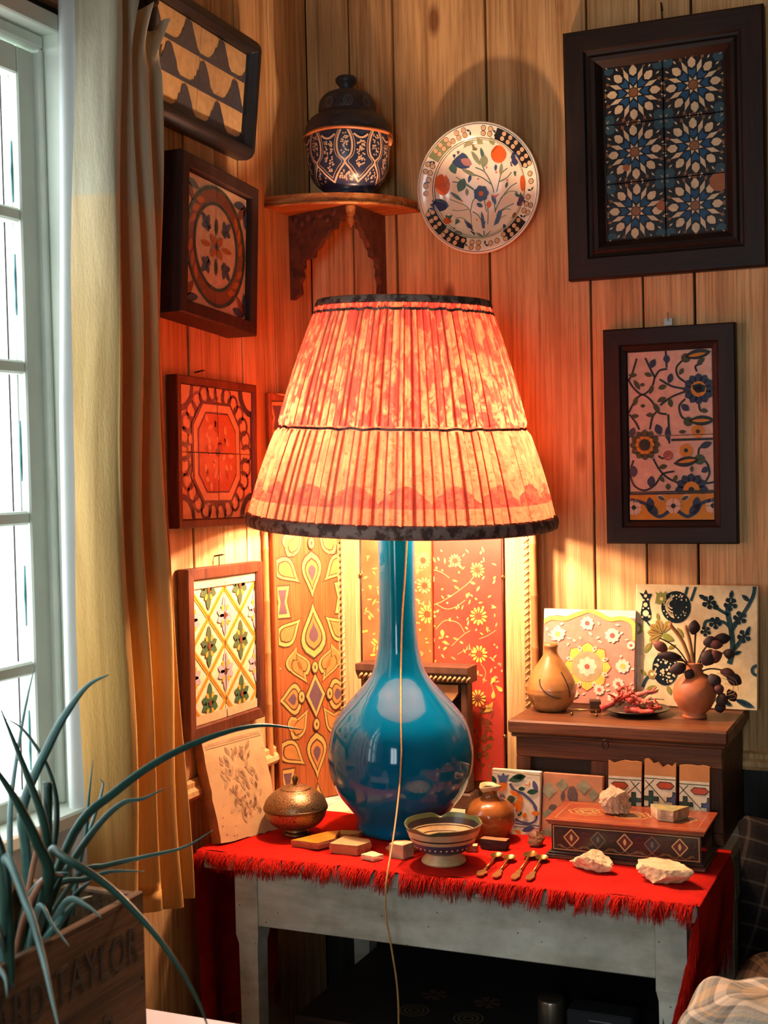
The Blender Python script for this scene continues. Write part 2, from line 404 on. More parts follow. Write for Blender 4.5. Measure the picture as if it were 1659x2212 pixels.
def sash(y_r, y_l, hinge):
    st = .052
    sh = obj('sash', MB().box(SX0, SX1, y_r-st, y_r, zs[0]-.052, zs[-1]+.05, 0, .003).box(SX0, SX1, y_l, y_l+st, zs[0]-.052, zs[-1]+.05, 0, .003)
        .box(SX0, SX1, y_l+st, y_r-st, zs[-1], zs[-1]+.05, 0, .003).box(SX0, SX1, y_l+st, y_r-st, zs[0]-.052, zs[0], 0, .003), WHITEP, win)
    yi0, yi1 = y_l+st, y_r-st
    for z in zs[1:-1]: obj('glazing_bar', MB().box(SX0+.003, SX1-.001, yi0, yi1, z-.012, z+.012, 0, .004), WHITEP, sh)
    for k in range(5): obj('pane', MB().box(SX0+.012, SX0+.015, yi0, yi1, zs[k]+(.012 if k else 0), zs[k+1]-(.012 if k < 4 else 0)), PANE, sh)
    if hinge:
        for k in range(5):
            z0 = zs[k]+.02+rnd.random()*.1; pts = []
            for i in range(7): pts.append((yi1-.0005-(.0035*rnd.random()+.0005)*math.sin(PI*i/6)-.0005, z0+i*.018))
            poly = pts + [(yi1+.0, z0+.108), (yi1+.0, z0)]
            obj('paint_chip', MB().prism(poly, 0, .002, mp=lambda a, b, c: (SX1-.018+b, a, c)), CHIP, sh)
        for z in (1.20, 2.03):
            obj('hinge', MB().tube([(SX1+.006, y_r+.006, z+k*.01) for k in range(-5, 6)], [.002,.005,.0065,.0065,.0065,.0045,.0075,.0075,.0075,.006,.002], 10), WHITEP, sh, True)
sash(-1.006, ymeet, True); sash(ymeet-.003, -2.06, False)

# ---------------------------------------------------------------- curtains
CURT, n, l, b = _new('patched_linen_curtain')
v = _coords(n, l, (1,1,1), False); sx = n.new('ShaderNodeSeparateXYZ'); l.new(v, sx.inputs[0])
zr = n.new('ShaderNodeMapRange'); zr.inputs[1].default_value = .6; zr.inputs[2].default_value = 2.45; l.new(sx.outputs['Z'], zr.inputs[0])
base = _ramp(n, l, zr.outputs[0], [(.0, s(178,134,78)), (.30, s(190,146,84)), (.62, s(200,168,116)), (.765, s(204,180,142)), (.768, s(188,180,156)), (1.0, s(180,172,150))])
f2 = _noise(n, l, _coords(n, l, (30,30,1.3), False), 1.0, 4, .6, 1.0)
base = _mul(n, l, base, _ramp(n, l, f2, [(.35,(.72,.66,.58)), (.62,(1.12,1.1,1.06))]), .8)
fw_ = _noise(n, l, _coords(n, l, (300,300,90), False), 1.0, 2)
l.new(base, b.inputs['Base Color']); b.inputs['Roughness'].default_value = .9; b.inputs['Specular IOR Level'].default_value = .1
_bump(n, l, b, fw_, .35, .002)
SHEER, n, l, b = _new('white_lining'); b.inputs['Base Color'].default_value = (.82,.84,.80,1); b.inputs['Roughness'].default_value = .9
tr = n.new('ShaderNodeBsdfTranslucent'); tr.inputs[0].default_value = (.85,.9,.88,1); mx = n.new('ShaderNodeMixShader'); mx.inputs[0].default_value = .15
l.new(b.outputs[0], mx.inputs[1]); l.new(tr.outputs[0], mx.inputs[2]); l.new(mx.outputs[0], n['Material Output'].inputs[0])
top = [(.036,-.998),(.060,-.992),(.085,-.985),(.108,-.975),(.106,-.960),(.060,-.945),(.058,-.935),(.094,-.918),(.098,-.905),(.056,-.888),(.054,-.878),(.088,-.858),(.092,-.842),(.060,-.826),(.066,-.815),(.086,-.80),(.070,-.786)]
midp = [(.032,-1.036),(.058,-1.034),(.085,-1.026),(.110,-1.010),(.108,-.992),(.050,-.972),(.046,-.958),(.094,-.930),(.098,-.914),(.048,-.892),(.044,-.878),(.086,-.852),(.090,-.836),(.044,-.818),(.042,-.808),(.070,-.796),(.040,-.786)]
bot = [(.034,-1.036),(.060,-1.034),(.088,-1.026),(.114,-1.008),(.112,-.988),(.048,-.966),(.044,-.950),(.096,-.916),(.100,-.896),(.046,-.872),(.042,-.856),(.088,-.826),(.092,-.806),(.046,-.790),(.050,-.778),(.086,-.762),(.066,-.748)]
def plan(pl, t):
    P = _smooth(pl, 8); x = t*(len(P)-1); i = min(int(x), len(P)-2); f = x-i
    return P[i][0]*(1-f)+P[i+1][0]*f, P[i][1]*(1-f)+P[i+1][1]*f
def curt(u, w):
    z = 2.415 + (.69-2.415)*w
    if z > 2.25: f = (2.415-z)/.165; A, B = top, top; k = f
    a = min(1, max(0, (2.35-z)/.75)); bb = min(1, max(0, (1.45-z)/.75))
    p0 = plan(top, u); p1 = plan(midp, u); p2 = plan(bot, u)
    x = p0[0]*(1-a)+p1[0]*a; y = p0[1]*(1-a)+p1[1]*a
    x = x*(1-bb)+p2[0]*bb; y = y*(1-bb)+p2[1]*bb
    hd = max(0, (z-2.28)/.135)
    x += hd*.040*math.sin(u*30+1)*min(1, max(0, (u-.25)*4)) + .004*math.sin(z*9+u*21)*(1-hd)
    y += hd*(.05*(u-.3)*(u > .3)+.012*math.cos(u*30+1)*(u > .3)) + .006*math.sin(z*5.3+u*9)*(u > .2)
    zz = z - hd*.045*u*(u > .35) + hd*.012*math.sin(u*30)*(u > .3)
    if w > .97 and u < .62: zz += .02
    if w > .9: zz += .0
    return (x, y, zz)
cu = thing('curtain', 'patched tan linen curtain with gathered header beside the window', 'curtain')
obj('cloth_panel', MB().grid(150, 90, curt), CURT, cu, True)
sh = obj('lining_curtain', MB().grid(24, 40, lambda u, w: (.002+.040*u+.004*math.sin(w*6), -1.032+.012*u*u-.006*math.sin(u*6)+.035*max(0,1-w*2.2), 2.40-1.66*w)), SHEER, None, True)
tag(sh, 'white lining curtain hanging nearest the window panes', 'curtain')
rod = obj('curtain_rod', MB().tube([(.07, -2.25, 2.425), (.07, -.805, 2.425)], .009, 10).lathe([(0,-.02),(.014,-.012),(.016,0),(.012,.012),(0,.016)], 12, c=(.07,-.80,2.425)).tube([(0, -.83, 2.425), (.07, -.83, 2.425)], .006, 8).tube([(0, -2.2, 2.425), (.07, -2.2, 2.425)], .006, 8), NAILM, None, True)
tag(rod, 'dark iron curtain rod over the window', 'curtain rod')

# ================================================================== TABLE
def at(root): return tuple(-c for c in root.location)
tb = thing('painted_table', 'worn white painted wooden table carrying the lamp and red cloth', 'table', (.55, -.34, 0))
L = at(tb)
for k in range(4):
    y0 = -.665+k*.161
    obj('top_board', MB().box(.05, 1.047, y0+.001, y0+.160, .717, .747, 0, .003), TABLEP, tb, loc=L)
obj('apron', MB().box(.158, .968, -.636, -.612, .600, .717, 0, .002), TABLEP, tb, loc=L)
obj('apron', MB().box(.158, .968, -.060, -.036, .600, .717, 0, .002), TABLEP, tb, loc=L)
obj('apron', MB().box(.112, .134, -.59, -.08, .600, .717, 0, .002), TABLEP, tb, loc=L)
obj('apron', MB().box(.995, 1.019, -.59, -.08, .600, .717, 0, .002), TABLEP, tb, loc=L)
def leg(x0, x1, y0, y1):
    mb = MB(); xs = [(x0,x1,y0,y1,.717),(x0,x1,y0,y1,.58),(x0+.004,x1-.004,y0+.004,y1-.004,.56),(x0+.008,x1-.008,y0+.008,y1-.008,.0)]
    vs = []; fs = []
    for a,b,c,d,z in xs: vs += [(a,c,z),(b,c,z),(b,d,z),(a,d,z)]
    for k in range(3): fs += [(k*4+i, k*4+(i+1)%4, k*4+4+(i+1)%4, k*4+4+i) for i in range(4)]
    fs += [(0,1,2,3),(12,13,14,15)]
    lg = obj('leg', mb.add(vs, fs), TABLEP, tb, loc=L)
    if x0 > .9 and y0 < -.5:
        SPL = mat('splintered_wood', s(60,52,46), .8)
        for (xa, zt, zb) in ((.975,.53,.36),(.998,.525,.40)):
            obj('split_chip', MB().prism([(xa, zb), (xa+.009, zb), (xa+.009, zt-.03), (xa+.004, zt), (xa, zt-.05)], y0+.0035, y0+.009), SPL, lg)
leg(.109, .160, -.640, -.590); leg(.968, 1.024, -.640, -.590); leg(.109, .160, -.09, -.034); leg(.968, 1.024, -.09, -.034)

# ================================================================== RED CLOTH
RED, n, l, b = _new('red_felted_wool')
f = _noise(n, l, _coords(n, l, (1,1,1), False), 14, 5); l.new(_ramp(n, l, f, [(.3, s(150,18,10)), (.7, s(196,30,16))]), b.inputs['Base Color'])
b.inputs['Roughness'].default_value = .95; b.inputs['Specular IOR Level'].default_value = .1
_bump(n, l, b, _noise(n, l, _coords(n, l, (1,1,1), False), 320, 3), .7, .002)
cl = thing('fringed_cloth', 'red wool cloth with a ragged fringe spread over the table', 'cloth', (.55, -.49, .75))
L = at(cl)
def clothpath(u):
    # arc-length like path across x: left drop, top, right drop
    pts = [(.022,.36),(.026,.52),(.030,.70),(.036,.738),(.052,.7525),(.30,.7525),(.55,.7525),(.80,.7525),(1.030,.7525),(1.050,.742),(1.056,.70),(1.052,.64),(1.047,.585)]
    q = _smooth(pts, 6); x = u*(len(q)-1); i = min(int(x), len(q)-2); t = x-i
    return q[i][0]*(1-t)+q[i+1][0]*t, q[i][1]*(1-t)+q[i+1][1]*t
def clothfn(u, w):
    x, z = clothpath(u); y = -.668+(.668-.315)*w
    y += .006*math.sin(x*23)*(1-w)*(z > .745) + .012*math.sin(x*9)*w
    if z > .745: z += .0012*math.sin(x*60)*math.sin(y*50)+.001
    if x > .9 and z < .74: d = (.742-z); y += -.22*d*(1-w); x += .03*d*math.sin(w*14)-.14*d*(1-w)
    if x < .1 and z < .74: d = (.742-z); x += .03*d*math.sin(w*16)+.02*d; y += .05*d*(1-w)
    return (x, y, z)
obj('cloth_body', MB().grid(120, 50, clothfn), RED, cl, True, loc=L)
def strand(mb, p, d, ln, droop, curl):
    P = []; p = Vector(p); d = Vector(d).normalized(); v = d.copy()
    for i in range(5):
        P.append(tuple(p)); p = p + v*(ln/4); v = (v + Vector((curl*.25, 0, -droop))).normalized()
    mb.tube(P, [.0008,.0009,.0008,.0007,.0003], 3)
fr = MB(); r2 = random.Random(3)
clump = [(r2.uniform(.03, 1.05), r2.uniform(-.5, .5), r2.uniform(.7, 1.25)) for _ in range(70)]
for i in range(1900):
    x = r2.uniform(.028, 1.048); ux = (x-.03)/1.02
    c = min(clump, key=lambda q: abs(q[0]-x)); pull = (c[0]-x)
    z = .7535 if x > .05 else .742
    # the fringe falls over the edge at the near end and sticks out more towards the far end
    out = .25+.9*max(0, ux-.45)
    ln = (.042+.012*r2.random())*c[2]*(1.0-.15*max(0, ux-.6))
    strand(fr, (x, -.664-.003*r2.random(), z), (r2.uniform(-.25,.25)+c[1]*.5+pull*9, -out-.35, .12-.15*r2.random()), ln, r2.uniform(.45,.8)*(1.15-.75*max(0, ux-.5)), pull*8+r2.uniform(-.3,.3))
for i in range(260):       # hem of the right-hand drop
    w = r2.random(); p = clothfn(1.0, w); strand(fr, p, (r2.uniform(-.5,.2)-.35*(1-w), r2.uniform(-.4,.2)-.25*(1-w), -1), .05+.03*r2.random(), .15, 0)
for i in range(320):       # front edge of the right-hand drop
    u = r2.uniform(.76, 1.0); p = clothfn(u, 0.0); strand(fr, p, (r2.uniform(-.5,.3)-.2, r2.uniform(-.9,-.1), -.9), .035+.02*r2.random(), .5, 0)
for i in range(180):
    w = r2.random(); p = clothfn(0.0, w); strand(fr, p, (r2.uniform(-.2,.2), r2.uniform(-.2,.2), -1), .05, .1, 0)
obj('fringe', fr, RED, cl, True, loc=L, kind='stuff')

# ================================================================== LAMP
LX, LY, LZ = .377, -.391, .7545
lamp = thing('table_lamp', 'large blue bottle vase lamp with pleated red and cream shade', 'lamp', (LX, LY, LZ))
VASE, n, l, b = _new('turquoise_blue_glaze')
f = _noise(n, l, _coords(n, l, (1,1,1), False), 5, 3); l.new(_ramp(n, l, f, [(.35, s(0,80,116)), (.65, s(1,90,130))]), b.inputs['Base Color'])
b.inputs['Coat Weight'].default_value = .2; b.inputs['Coat Roughness'].default_value = .03; b.inputs['Roughness'].default_value = .08; b.inputs['Specular IOR Level'].default_value = .3
vp = [(.0,0),(.088,0),(.096,.004),(.097,.012),(.0945,.02),(.0965,.03),(.104,.042),(.1165,.058),(.133,.08),(.1485,.114),(.1548,.148),(.1540,.18),(.1430,.225),(.1225,.257),(.0930,.291),(.0700,.317),(.0545,.342),(.0445,.38),(.0415,.408),(.0394,.446),(.0385,.52),(.0385,.60),(.0392,.66),(.042,.70),(.046,.715),(.044,.722),(.036,.72),(0,.718)]
def dense(p, k=5):
    return [q for q in _smooth(p, k)]
vprof = [(max(0, r), z) for r, z in (vp[:4] + dense(vp[4:24]) + vp[24:])]
obj('vase', MB().lathe(vprof, 72, cap=False), VASE, lamp, True)
ft = obj('fitting', MB().lathe([(0,.722),(.030,.722),(.030,.735),(.012,.742),(.010,.80),(.016,.805),(.016,.815),(.007,.82),(.006,1.07),(0,1.07)], 20, cap=False), BRASS, lamp, True)
SH_B = Vector((.391-LX, -.391-LY, 1.422-LZ)); SH_T = Vector((.412-LX, -.404-LY, 1.867-LZ))
axv = (SH_T-SH_B); SHH = axv.length; q = Vector((0,0,1)).rotation_difference(axv.normalized())
CR = Vector((.918, .397, 0))
BULBM, n, l, b = _new('lit_bulb'); b.inputs['Emission Color'].default_value = (1, .64, .42, 1); b.inputs['Emission Strength'].default_value = BULB_STRENGTH
for sg in (-1, 1):
    c = Vector((.013, 0, .822)) + CR*.105*sg
    arm = obj('lamp_arm', MB().tube(_smooth([(0,0,.80), tuple(CR*.03*sg+Vector((.003,0,.90))), tuple(CR*.08*sg+Vector((.010,0,.925))), tuple(c+Vector((0,0,.085))), tuple(c+Vector((0,0,.055)))], 5), .005, 8), BRASS, lamp, True)
    obj('socket', MB().lathe([(0,.062),(.014,.060),(.015,.030),(.012,.026),(0,.026)], 16, c=c, cap=False), BRASS, arm, True)
    obj('bulb', MB().lathe([(.008,.026),(.012,.02),(.022,.004),(.026,-.012),(.024,-.026),(.014,-.038),(0,-.042)], 16, c=c), BULBM, arm, True)
# pleated shade
SHADE, n, l, b = _new('pleated_block_print_cotton'); n.remove(b)
v = _coords(n, l, (1,1,1), False)
sep = n.new('ShaderNodeSeparateXYZ'); l.new(v, sep.inputs[0])
def M_(op, a, b=None):
    m_ = n.new('ShaderNodeMath'); m_.operation = op
    for i_, q_ in enumerate((a, b)):
        if q_ is None: continue
        if isinstance(q_, (int, float)): m_.inputs[i_].default_value = q_
        else: l.new(q_, m_.inputs[i_])
    return m_.outputs[0]
angn = M_('ARCTAN2', sep.outputs['Y'], sep.outputs['X'])
def cyl(sa, sz):
    cb = n.new('ShaderNodeCombineXYZ'); l.new(M_('MULTIPLY', angn, sa), cb.inputs[0]); l.new(M_('MULTIPLY', sep.outputs['Z'], sz), cb.inputs[1]); return cb.outputs[0]
tt = M_('DIVIDE', sep.outputs['Z'], .447)
patch = _noise(n, l, cyl(5.0, 9.0), 2.0, 8, .72, 1.0); fine = _noise(n, l, cyl(30, 90), 1.0, 4, .7, .6); weave = _noise(n, l, cyl(26, 620), 1.0, 2); weave2 = _noise(n, l, cyl(170, 70), 1.0, 2)
base = (.40,.120,.058); red = (.32,.016,.015)
zred = _ramp(n, l, tt, [(.0,(.30,)*3), (.20,(.34,)*3), (.40,(.42,)*3), (.43,(.95,)*3), (.75,(.85,)*3), (1.0,(1.,)*3)])
pr_ = _ramp(n, l, patch, [(.44,(.0,)*3), (.53,(1,)*3)])
scal = M_('ADD', M_('MULTIPLY', M_('ABSOLUTE', M_('SINE', M_('MULTIPLY', angn, 9.5))), .075), .105)
inband = M_('MULTIPLY', M_('GREATER_THAN', tt, .085), M_('LESS_THAN', tt, scal))
redf = M_('MAXIMUM', M_('MULTIPLY', pr_, zred), M_('MULTIPLY', inband, _ramp(n, l, fine, [(.36,(.30,)*3), (.55,(.95,)*3)])))
col = _mul(n, l, base, red, redf, 'MIX')
col = _mul(n, l, col, _ramp(n, l, fine, [(.36,(.62,.30,.22)), (.50,(1,1,1))]), .62)
vsp = n.new('ShaderNodeTexVoronoi'); vsp.inputs['Scale'].default_value = 1.0; l.new(cyl(34, 120), vsp.inputs['Vector'])
spk = _ramp(n, l, vsp.outputs['Distance'], [(.12,(.50,.26,.18)), (.24,(1,1,1))])
low = _ramp(n, l, tt, [(.38,(.8,)*3), (.44,(.15,)*3)])
col = _mul(n, l, col, spk, low)
col = _mul(n, l, col, _ramp(n, l, weave, [(.32,(.66,.50,.42)), (.56,(1.06,1.05,1.04))]), .75)
col = _mul(n, l, col, _ramp(n, l, weave2, [(.30,(.78,.66,.6)), (.55,(1.02,1.02,1.02))]), .5)
df = n.new('ShaderNodeBsdfDiffuse'); tr = n.new('ShaderNodeBsdfTranslucent'); mx = n.new('ShaderNodeMixShader'); mx.inputs[0].default_value = .42
l.new(col, tr.inputs[0]); l.new(_mul(n, l, col, (.72,.54,.34), .55, 'MIX'), df.inputs[0]); l.new(df.outputs[0], mx.inputs[1]); l.new(tr.outputs[0], mx.inputs[2]); l.new(mx.outputs[0], n['Material Output'].inputs[0])
R0, R1 = .318, .175
def rad(t):
    return R0+(R1-R0)*t + .004*math.sin(PI*min(1, t/.42))*(t < .42) + .004*math.sin(PI*(t-.42)/.58)*(t >= .42)
NP = 96; r3 = random.Random(5); ph = [r3.uniform(-.35,.35) for _ in range(NP)]; am = [r3.uniform(.5,1.5) for _ in range(NP)]
def shade_pt(u, t, off=0.):
    a = 2*PI*u; k = int(u*NP) % NP; fr_ = (u*NP) % 1.0
    saw = abs(((fr_+ph[k]*.2) % 1.0)-.35)/.65
    pin = 1-.8*math.exp(-((t-.42)/.015)**2)
    amp = (.0105*(1-.25*t))*am[k]*pin
    r = rad(t) + amp*(saw-.5) - .002*math.exp(-((t-.42)/.012)**2) + off
    return Vector((r*math.cos(a), r*math.sin(a), t*SHH))
tlist = [i/36 for i in range(37)]
so = obj('shade', MB().grid(NP*8, 36, lambda u, w: shade_pt(u, w)), SHADE, lamp, True)
so.location = SH_B; so.rotation_mode = 'QUATERNION'; so.rotation_quaternion = q
fold = MB()
for k in range(NP):
    wd = r3.uniform(.22,.42)/NP; u0 = (k+r3.uniform(0,.3))/NP; o_ = -.0014-r3.uniform(0,.0006)
    fold.grid(1, 10, lambda u, w: shade_pt((u0+u*wd) % 1.0, .43+w*.52, o_)); fold.grid(1, 8, lambda u, w: shade_pt((u0+u*wd) % 1.0, .01+w*.40, o_))
    if r3.random() < .4: wd2 = wd*.3; o2 = o_-.0012; fold.grid(1, 10, lambda u, w: shade_pt((u0+u*wd2) % 1.0, .43+w*.52, o2)); fold.grid(1, 8, lambda u, w: shade_pt((u0+u*wd2) % 1.0, .01+w*.40, o2))
obj('pleat_folds', fold, SHADE, so, True, kind='stuff')
BIAS = mat('dark_paisley_trim', s(92,60,52), .85, var=.45, vs=45, col2=s(128,104,94), stops=(.45,.55))
def band(name, t0, t1, out, thick, wav=0.):
    mb = MB(); N = 180; prof = [(0,t0),(thick,t0+(t1-t0)*.12),(thick*1.2,(t0+t1)/2),(thick,t1-(t1-t0)*.12),(0,t1)]
    def fn(u, w):
        i = min(3, int(w*4)); f = w*4-i; o = prof[i][0]*(1-f)+prof[i+1][0]*f; t = prof[i][1]*(1-f)+prof[i+1][1]*f
        t += wav*math.sin(u*2*PI*31)*(.5+.5*math.sin(u*2*PI*7))
        a = 2*PI*u; r = rad(min(1,max(0,t)))+out+o; return (r*math.cos(a), r*math.sin(a), t*SHH)
    return obj(name, mb.grid(N, 8, fn), BIAS, so, True)
band('bottom_trim', -.045, .018, .002, .008); band('top_trim', .972, 1.008, .001, .005); band('gather_thread', .412, .424, -.003, .003, .004); band('gather_thread', .938, .95, .0, .003, .004)
obj('shade_ring', MB().tube([(.172*math.cos(a*PI/24), .181*math.sin(a*PI/24), SHH*.985) for a in range(49)], .002, 6).tube([(-.172,0,SHH*.985),(0,0,SHH*.94),(.172,0,SHH*.985)], .002, 6).tube([(0,-.172,SHH*.985),(0,0,SHH*.94),(0,.172,SHH*.985)], .002, 6), BRASS, so, True)
# cord down the front of the vase
CD = Vector((.389, -.921, 0))
def vr(z):
    for (r0, z0), (r1, z1) in zip(vp[1:], vp[2:]):
        if z0 <= z <= z1 and z1 > z0: return r0+(r1-r0)*(z-z0)/(z1-z0)
    return .04
cpts = []
for z, lat in ((.70,.030),(.63,.024),(.55,.018),(.46,.010),(.38,.006),(.34,.004),(.30,.003),(.25,.002),(.20,.002),(.17,.0)):
    R_ = vr(z); R_ = math.sqrt(max(0, R_*R_-lat*lat)); cpts.append(CD*(R_+.0035)+CR*lat+Vector((0,0,z)))
W_ = lambda x, y, z: Vector((x-LX, y-LY, z-LZ))
cpts += [W_(.4365,-.538,.895), W_(.4480,-.585,.845), W_(.4610,-.640,.798), W_(.4725,-.690,.764), W_(.476,-.712,.73), W_(.478,-.716,.68), W_(.486,-.712,.62), W_(.493,-.705,.54), W_(.491,-.70,.44), W_(.48,-.69,.2), W_(.47,-.66,.012), W_(.40,-.5,.008)]
CORD = mat('gold_cord', s(176,134,76), .5, var=.2, vs=200)
obj('power_cord', MB().tube(_smooth([tuple(p) for p in cpts], 6), .0019, 8), CORD, lamp, True)

# ================================================================== CHEST on the table
ch = thing('wooden_chest', 'old walnut chest with recessed panels standing on the table', 'chest', (.815, -.16, .748))
L = at(ch)
x0, x1, yf, yb = .600, 1.032, -.285, -.03
obj('lid', MB().box(.587, 1.046, -.302, -.02, .957, .985, 0, .004), CHESTW, ch, loc=L)
obj('lid_moulding', MB().box(.592, 1.041, -.296, -.024, .948, .957, 0, .003), CHESTW, ch, loc=L)
obj('body', MB().box(x0, x1, yf+.014, yb, .748, .948), CHESTD, ch, loc=L)
obj('front_rail', MB().box(x0, x1, yf, yf+.016, .905, .948, 0, .002), CHESTW, ch, loc=L)
obj('front_rail', MB().box(x0, x1, yf, yf+.016, .748, .775, 0, .002), CHESTW, ch, loc=L)
for a, c in ((x0, x0+.032), (.762, .800), (x1-.04, x1)):
    obj('front_stile', MB().box(a, c, yf-.001, yf+.016, .775, .905, 0, .002), CHESTV, ch, loc=L)
hs = obj('hasp', MB().tube([(.0+.798+.006*math.cos(t*PI/8), -.305, .945+.010*math.sin(t*PI/8)) for t in range(17)], .0015, 6), NAILM, ch, True, loc=L)

# ================================================================== FRAMED TILE PANELS
def add_tiles(root, paint, W, H, nx, ny, t, base, y=0., gap=.0012, chip=.0015, pname='glaze_pattern', x0=None, z0=None, rows=None):
    """nx x ny tiles filling W x H centred on the root; the painting is cut to each tile"""
    x0 = -W/2 if x0 is None else x0; z0 = -H/2 if z0 is None else z0
    rows = rows or [H/ny]*ny; z = 0.
    me = {}
    for j in range(ny):
        for i in range(nx):
            w = W/nx-gap; h = rows[j]-gap; dy = rnd.uniform(0, .0012)
            cx = x0+(i+.5)*W/nx; cz = z0+z+rows[j]/2
            o = obj('tile', tile_mesh(w, h, t, chip), base, root, loc=(cx, y-dy, cz), rot=(0, math.radians(rnd.uniform(-.35,.35)), 0))
            u0 = i*W/nx; paint.build(pname, o, flat(-(u0+W/nx/2), -(z+rows[j]/2), -t), (u0+gap, u0+W/nx-gap, z+gap, z+rows[j]-gap))
        z += rows[j]
def nail(root, x, z, hook=True):
    mb = MB().tube([(x,-.001,z),(x,-.02,z+.003)], .0018, 8).lathe([(0,-.001),(.004,-.001),(.004,.001),(0,.001)], 10, c=(x,-.021,z+.003))
    if hook: mb.tube([(x,-.012,z+.002),(x,-.012,z-.02)], .0012, 6)
    obj('nail', mb, NAILM, root, True)

# ---- star tile panel (upper, right wall)
f1 = on_right('framed_tile_panel', 'large dark oak frame of six star mosaic tiles on the board wall', 'framed tiles', .879, 2.212, .004, lean=1.5)
frame_rails(f1, .436, .550, [(0,0),(0,-.030),(.004,-.034),(.046,-.034),(.050,-.028),(.056,-.026),(.062,-.030),(.070,-.028),(.084,-.012),(.088,-.012),(.088,0)], DARKOAK_X, DARKOAK)
K = glaze(22,22,26,.3); CRM = glaze(206,184,146,.3); BLU = glaze(38,78,112,.25); TEAL = glaze(40,72,84,.3); OCH = glaze(128,82,38,.4); TERRA = mat('bare_terracotta', s(150,98,66), .85, bump=.4)
def star(p, cx, cz, S, rot=0):
    Q = lambda a, r: (cx+S*r*math.cos(math.radians(a+rot)), cz+S*r*math.sin(math.radians(a+rot)))
    def shp(a, pts, m, l): 
        p.poly([(cx+S*(x*math.cos(math.radians(a+rot))-y*math.sin(math.radians(a+rot))), cz+S*(x*math.sin(math.radians(a+rot))+y*math.cos(math.radians(a+rot)))) for x, y in pts], m, l)
    for k in range(8):
        a = 45*k; h = a+22.5
        shp(a, [(.275,0),(.315,.058),(.385,.066),(.445,.022),(.455,0),(.445,-.022),(.385,-.066),(.315,-.058)], CRM, 2)
        shp(h, [(.20,0),(.31,.040),(.44,0),(.31,-.040)], CRM, 1)
        shp(a, [(.115,0),(.185,.060),(.265,.062),(.24,0),(.265,-.062),(.185,-.060)], BLU, 2)
        shp(h, [(.155,0),(.085,.028),(.085,-.028)], CRM, 2)
        shp(h, [(.43,0),(.47,.03),(.52,.0),(.47,-.03)], OCH, 1)
        shp(a+11, [(.46,0),(.50,.016),(.54,0),(.50,-.016)], CRM, 1); shp(a-11, [(.46,0),(.50,.016),(.54,0),(.50,-.016)], CRM, 1)
    p.disc((cx, cz), S*.078, OCH, 2, 8)
    for sx in (-1,1):
        for sz in (-1,1):
            p.disc((cx+sx*.42*S, cz+sz*.42*S), .095*S, TEAL, 1, 8)
            for k in range(8): 
                a = 45*k; p.poly([(cx+sx*.5*S+S*r*math.cos(math.radians(b)), cz+sz*.5*S+S*r*math.sin(math.radians(b))) for b, r in ((a-12,.05),(a,.10),(a+12,.05))], CRM, 2)
    for (dx, dz) in ((.5,0),(-.5,0),(0,.5),(0,-.5)):
        p.disc((cx+dx*S, cz+dz*S), .05*S, OCH, 2, 8)
pt = Paint(); TW, TH = .262/2, .390/3
for i in range(2):
    for j in range(3): star(pt, TW*(i+.5), TH*(j+.5), TW, rot=rnd.choice((0, 3, -4)))
pt.disc((TW*1.9, TH*.86), .022, TERRA, 4, 9); pt.disc((TW*.93, TH*.55), .011, TERRA, 4, 8); pt.disc((TW*.35, TH*1.25), .008, TERRA, 4, 7)
add_tiles(f1, pt, .262, .390, 2, 3, .010, K)
obj('backing', MB().box(-.20, .20, -.002, 0, -.26, .26), GAPM, f1)
obj('hanger', MB().tube([(0,-.001,.300),(-.0005,-.012,.315),(.001,-.012,.275)], .0016, 6), NAILM, f1, True)

# ---- floral tile panel (lower, right wall)
f2 = on_right('framed_tile_panel', 'dark oak frame of vine flower tiles with yellow border, below the star tiles', 'framed tiles', .8835, 1.582, .004, lean=.8)
frame_rails(f2, .290, .480, [(0,0),(0,-.022),(.003,-.026),(.036,-.026),(.040,-.021),(.049,-.017),(.052,-.010),(.052,0)], DARKOAK_X, DARKOAK)
obj('backing', MB().box(-.125, .125, -.002, 0, -.22, .22), GAPM, f2)
PK = glaze(206,180,160,.15); DG = glaze(38,44,46,.2); NB = glaze(44,58,84,.2); LG = glaze(66,76,50,.2); YE = glaze(196,134,38,.2); RR = glaze(140,70,50,.3)
p = Paint(605, 1668, .188/640, .376/1278, flip=True)
for st in ([(680,440),(640,560),(612,605)],[(745,440),(790,540),(815,590)],[(815,580),(790,660),(720,715),(650,660),(610,590)],[(610,850),(660,760),(720,715),(790,770),(830,850),(900,870)],
           [(815,590),(850,540),(910,530)],[(900,380),(905,520)],[(850,605),(940,660),(1040,685)],[(850,800),(940,740),(1040,705)],[(1050,640),(990,590),(980,520),(1040,460)],
           [(1040,760),(995,810),(1010,890),(1060,920)],[(615,860),(660,920),(690,980)],[(770,980),(790,890),(820,850)],[(910,870),(915,1020),(915,1090)],[(790,1200),(840,1290),(900,1350),(970,1385)],
           [(640,1210),(615,1300),(640,1400),(720,1440),(800,1400),(860,1320),(950,1300)],[(1130,1210),(1190,1240),(1210,1320),(1180,1390),(1245,1385)],[(830,1180),(860,1200),(890,1190)],[(1140,800),(1150,850),(1190,860)],[(1130,560),(1120,520),(1170,500)],[(1130,1180),(1140,1130),(1190,1120)]):
    p.stroke(st, 15, DG, 1)
p.stroke([(930,1064),(1250,1064)], 18, DG, 1); p.stroke([(600,1462),(1250,1456)], 24, DG, 8)
p.poly([(600,1476),(1250,1470),(1250,1672),(600,1672)], YE, 7)
for c, R, mp in (((1140,690),118,NB), ((730,1095),118,LG), ((1075,1440),125,NB)):
    p.flower(c, R, 12, mp, YE, 3, .5, 1.0)
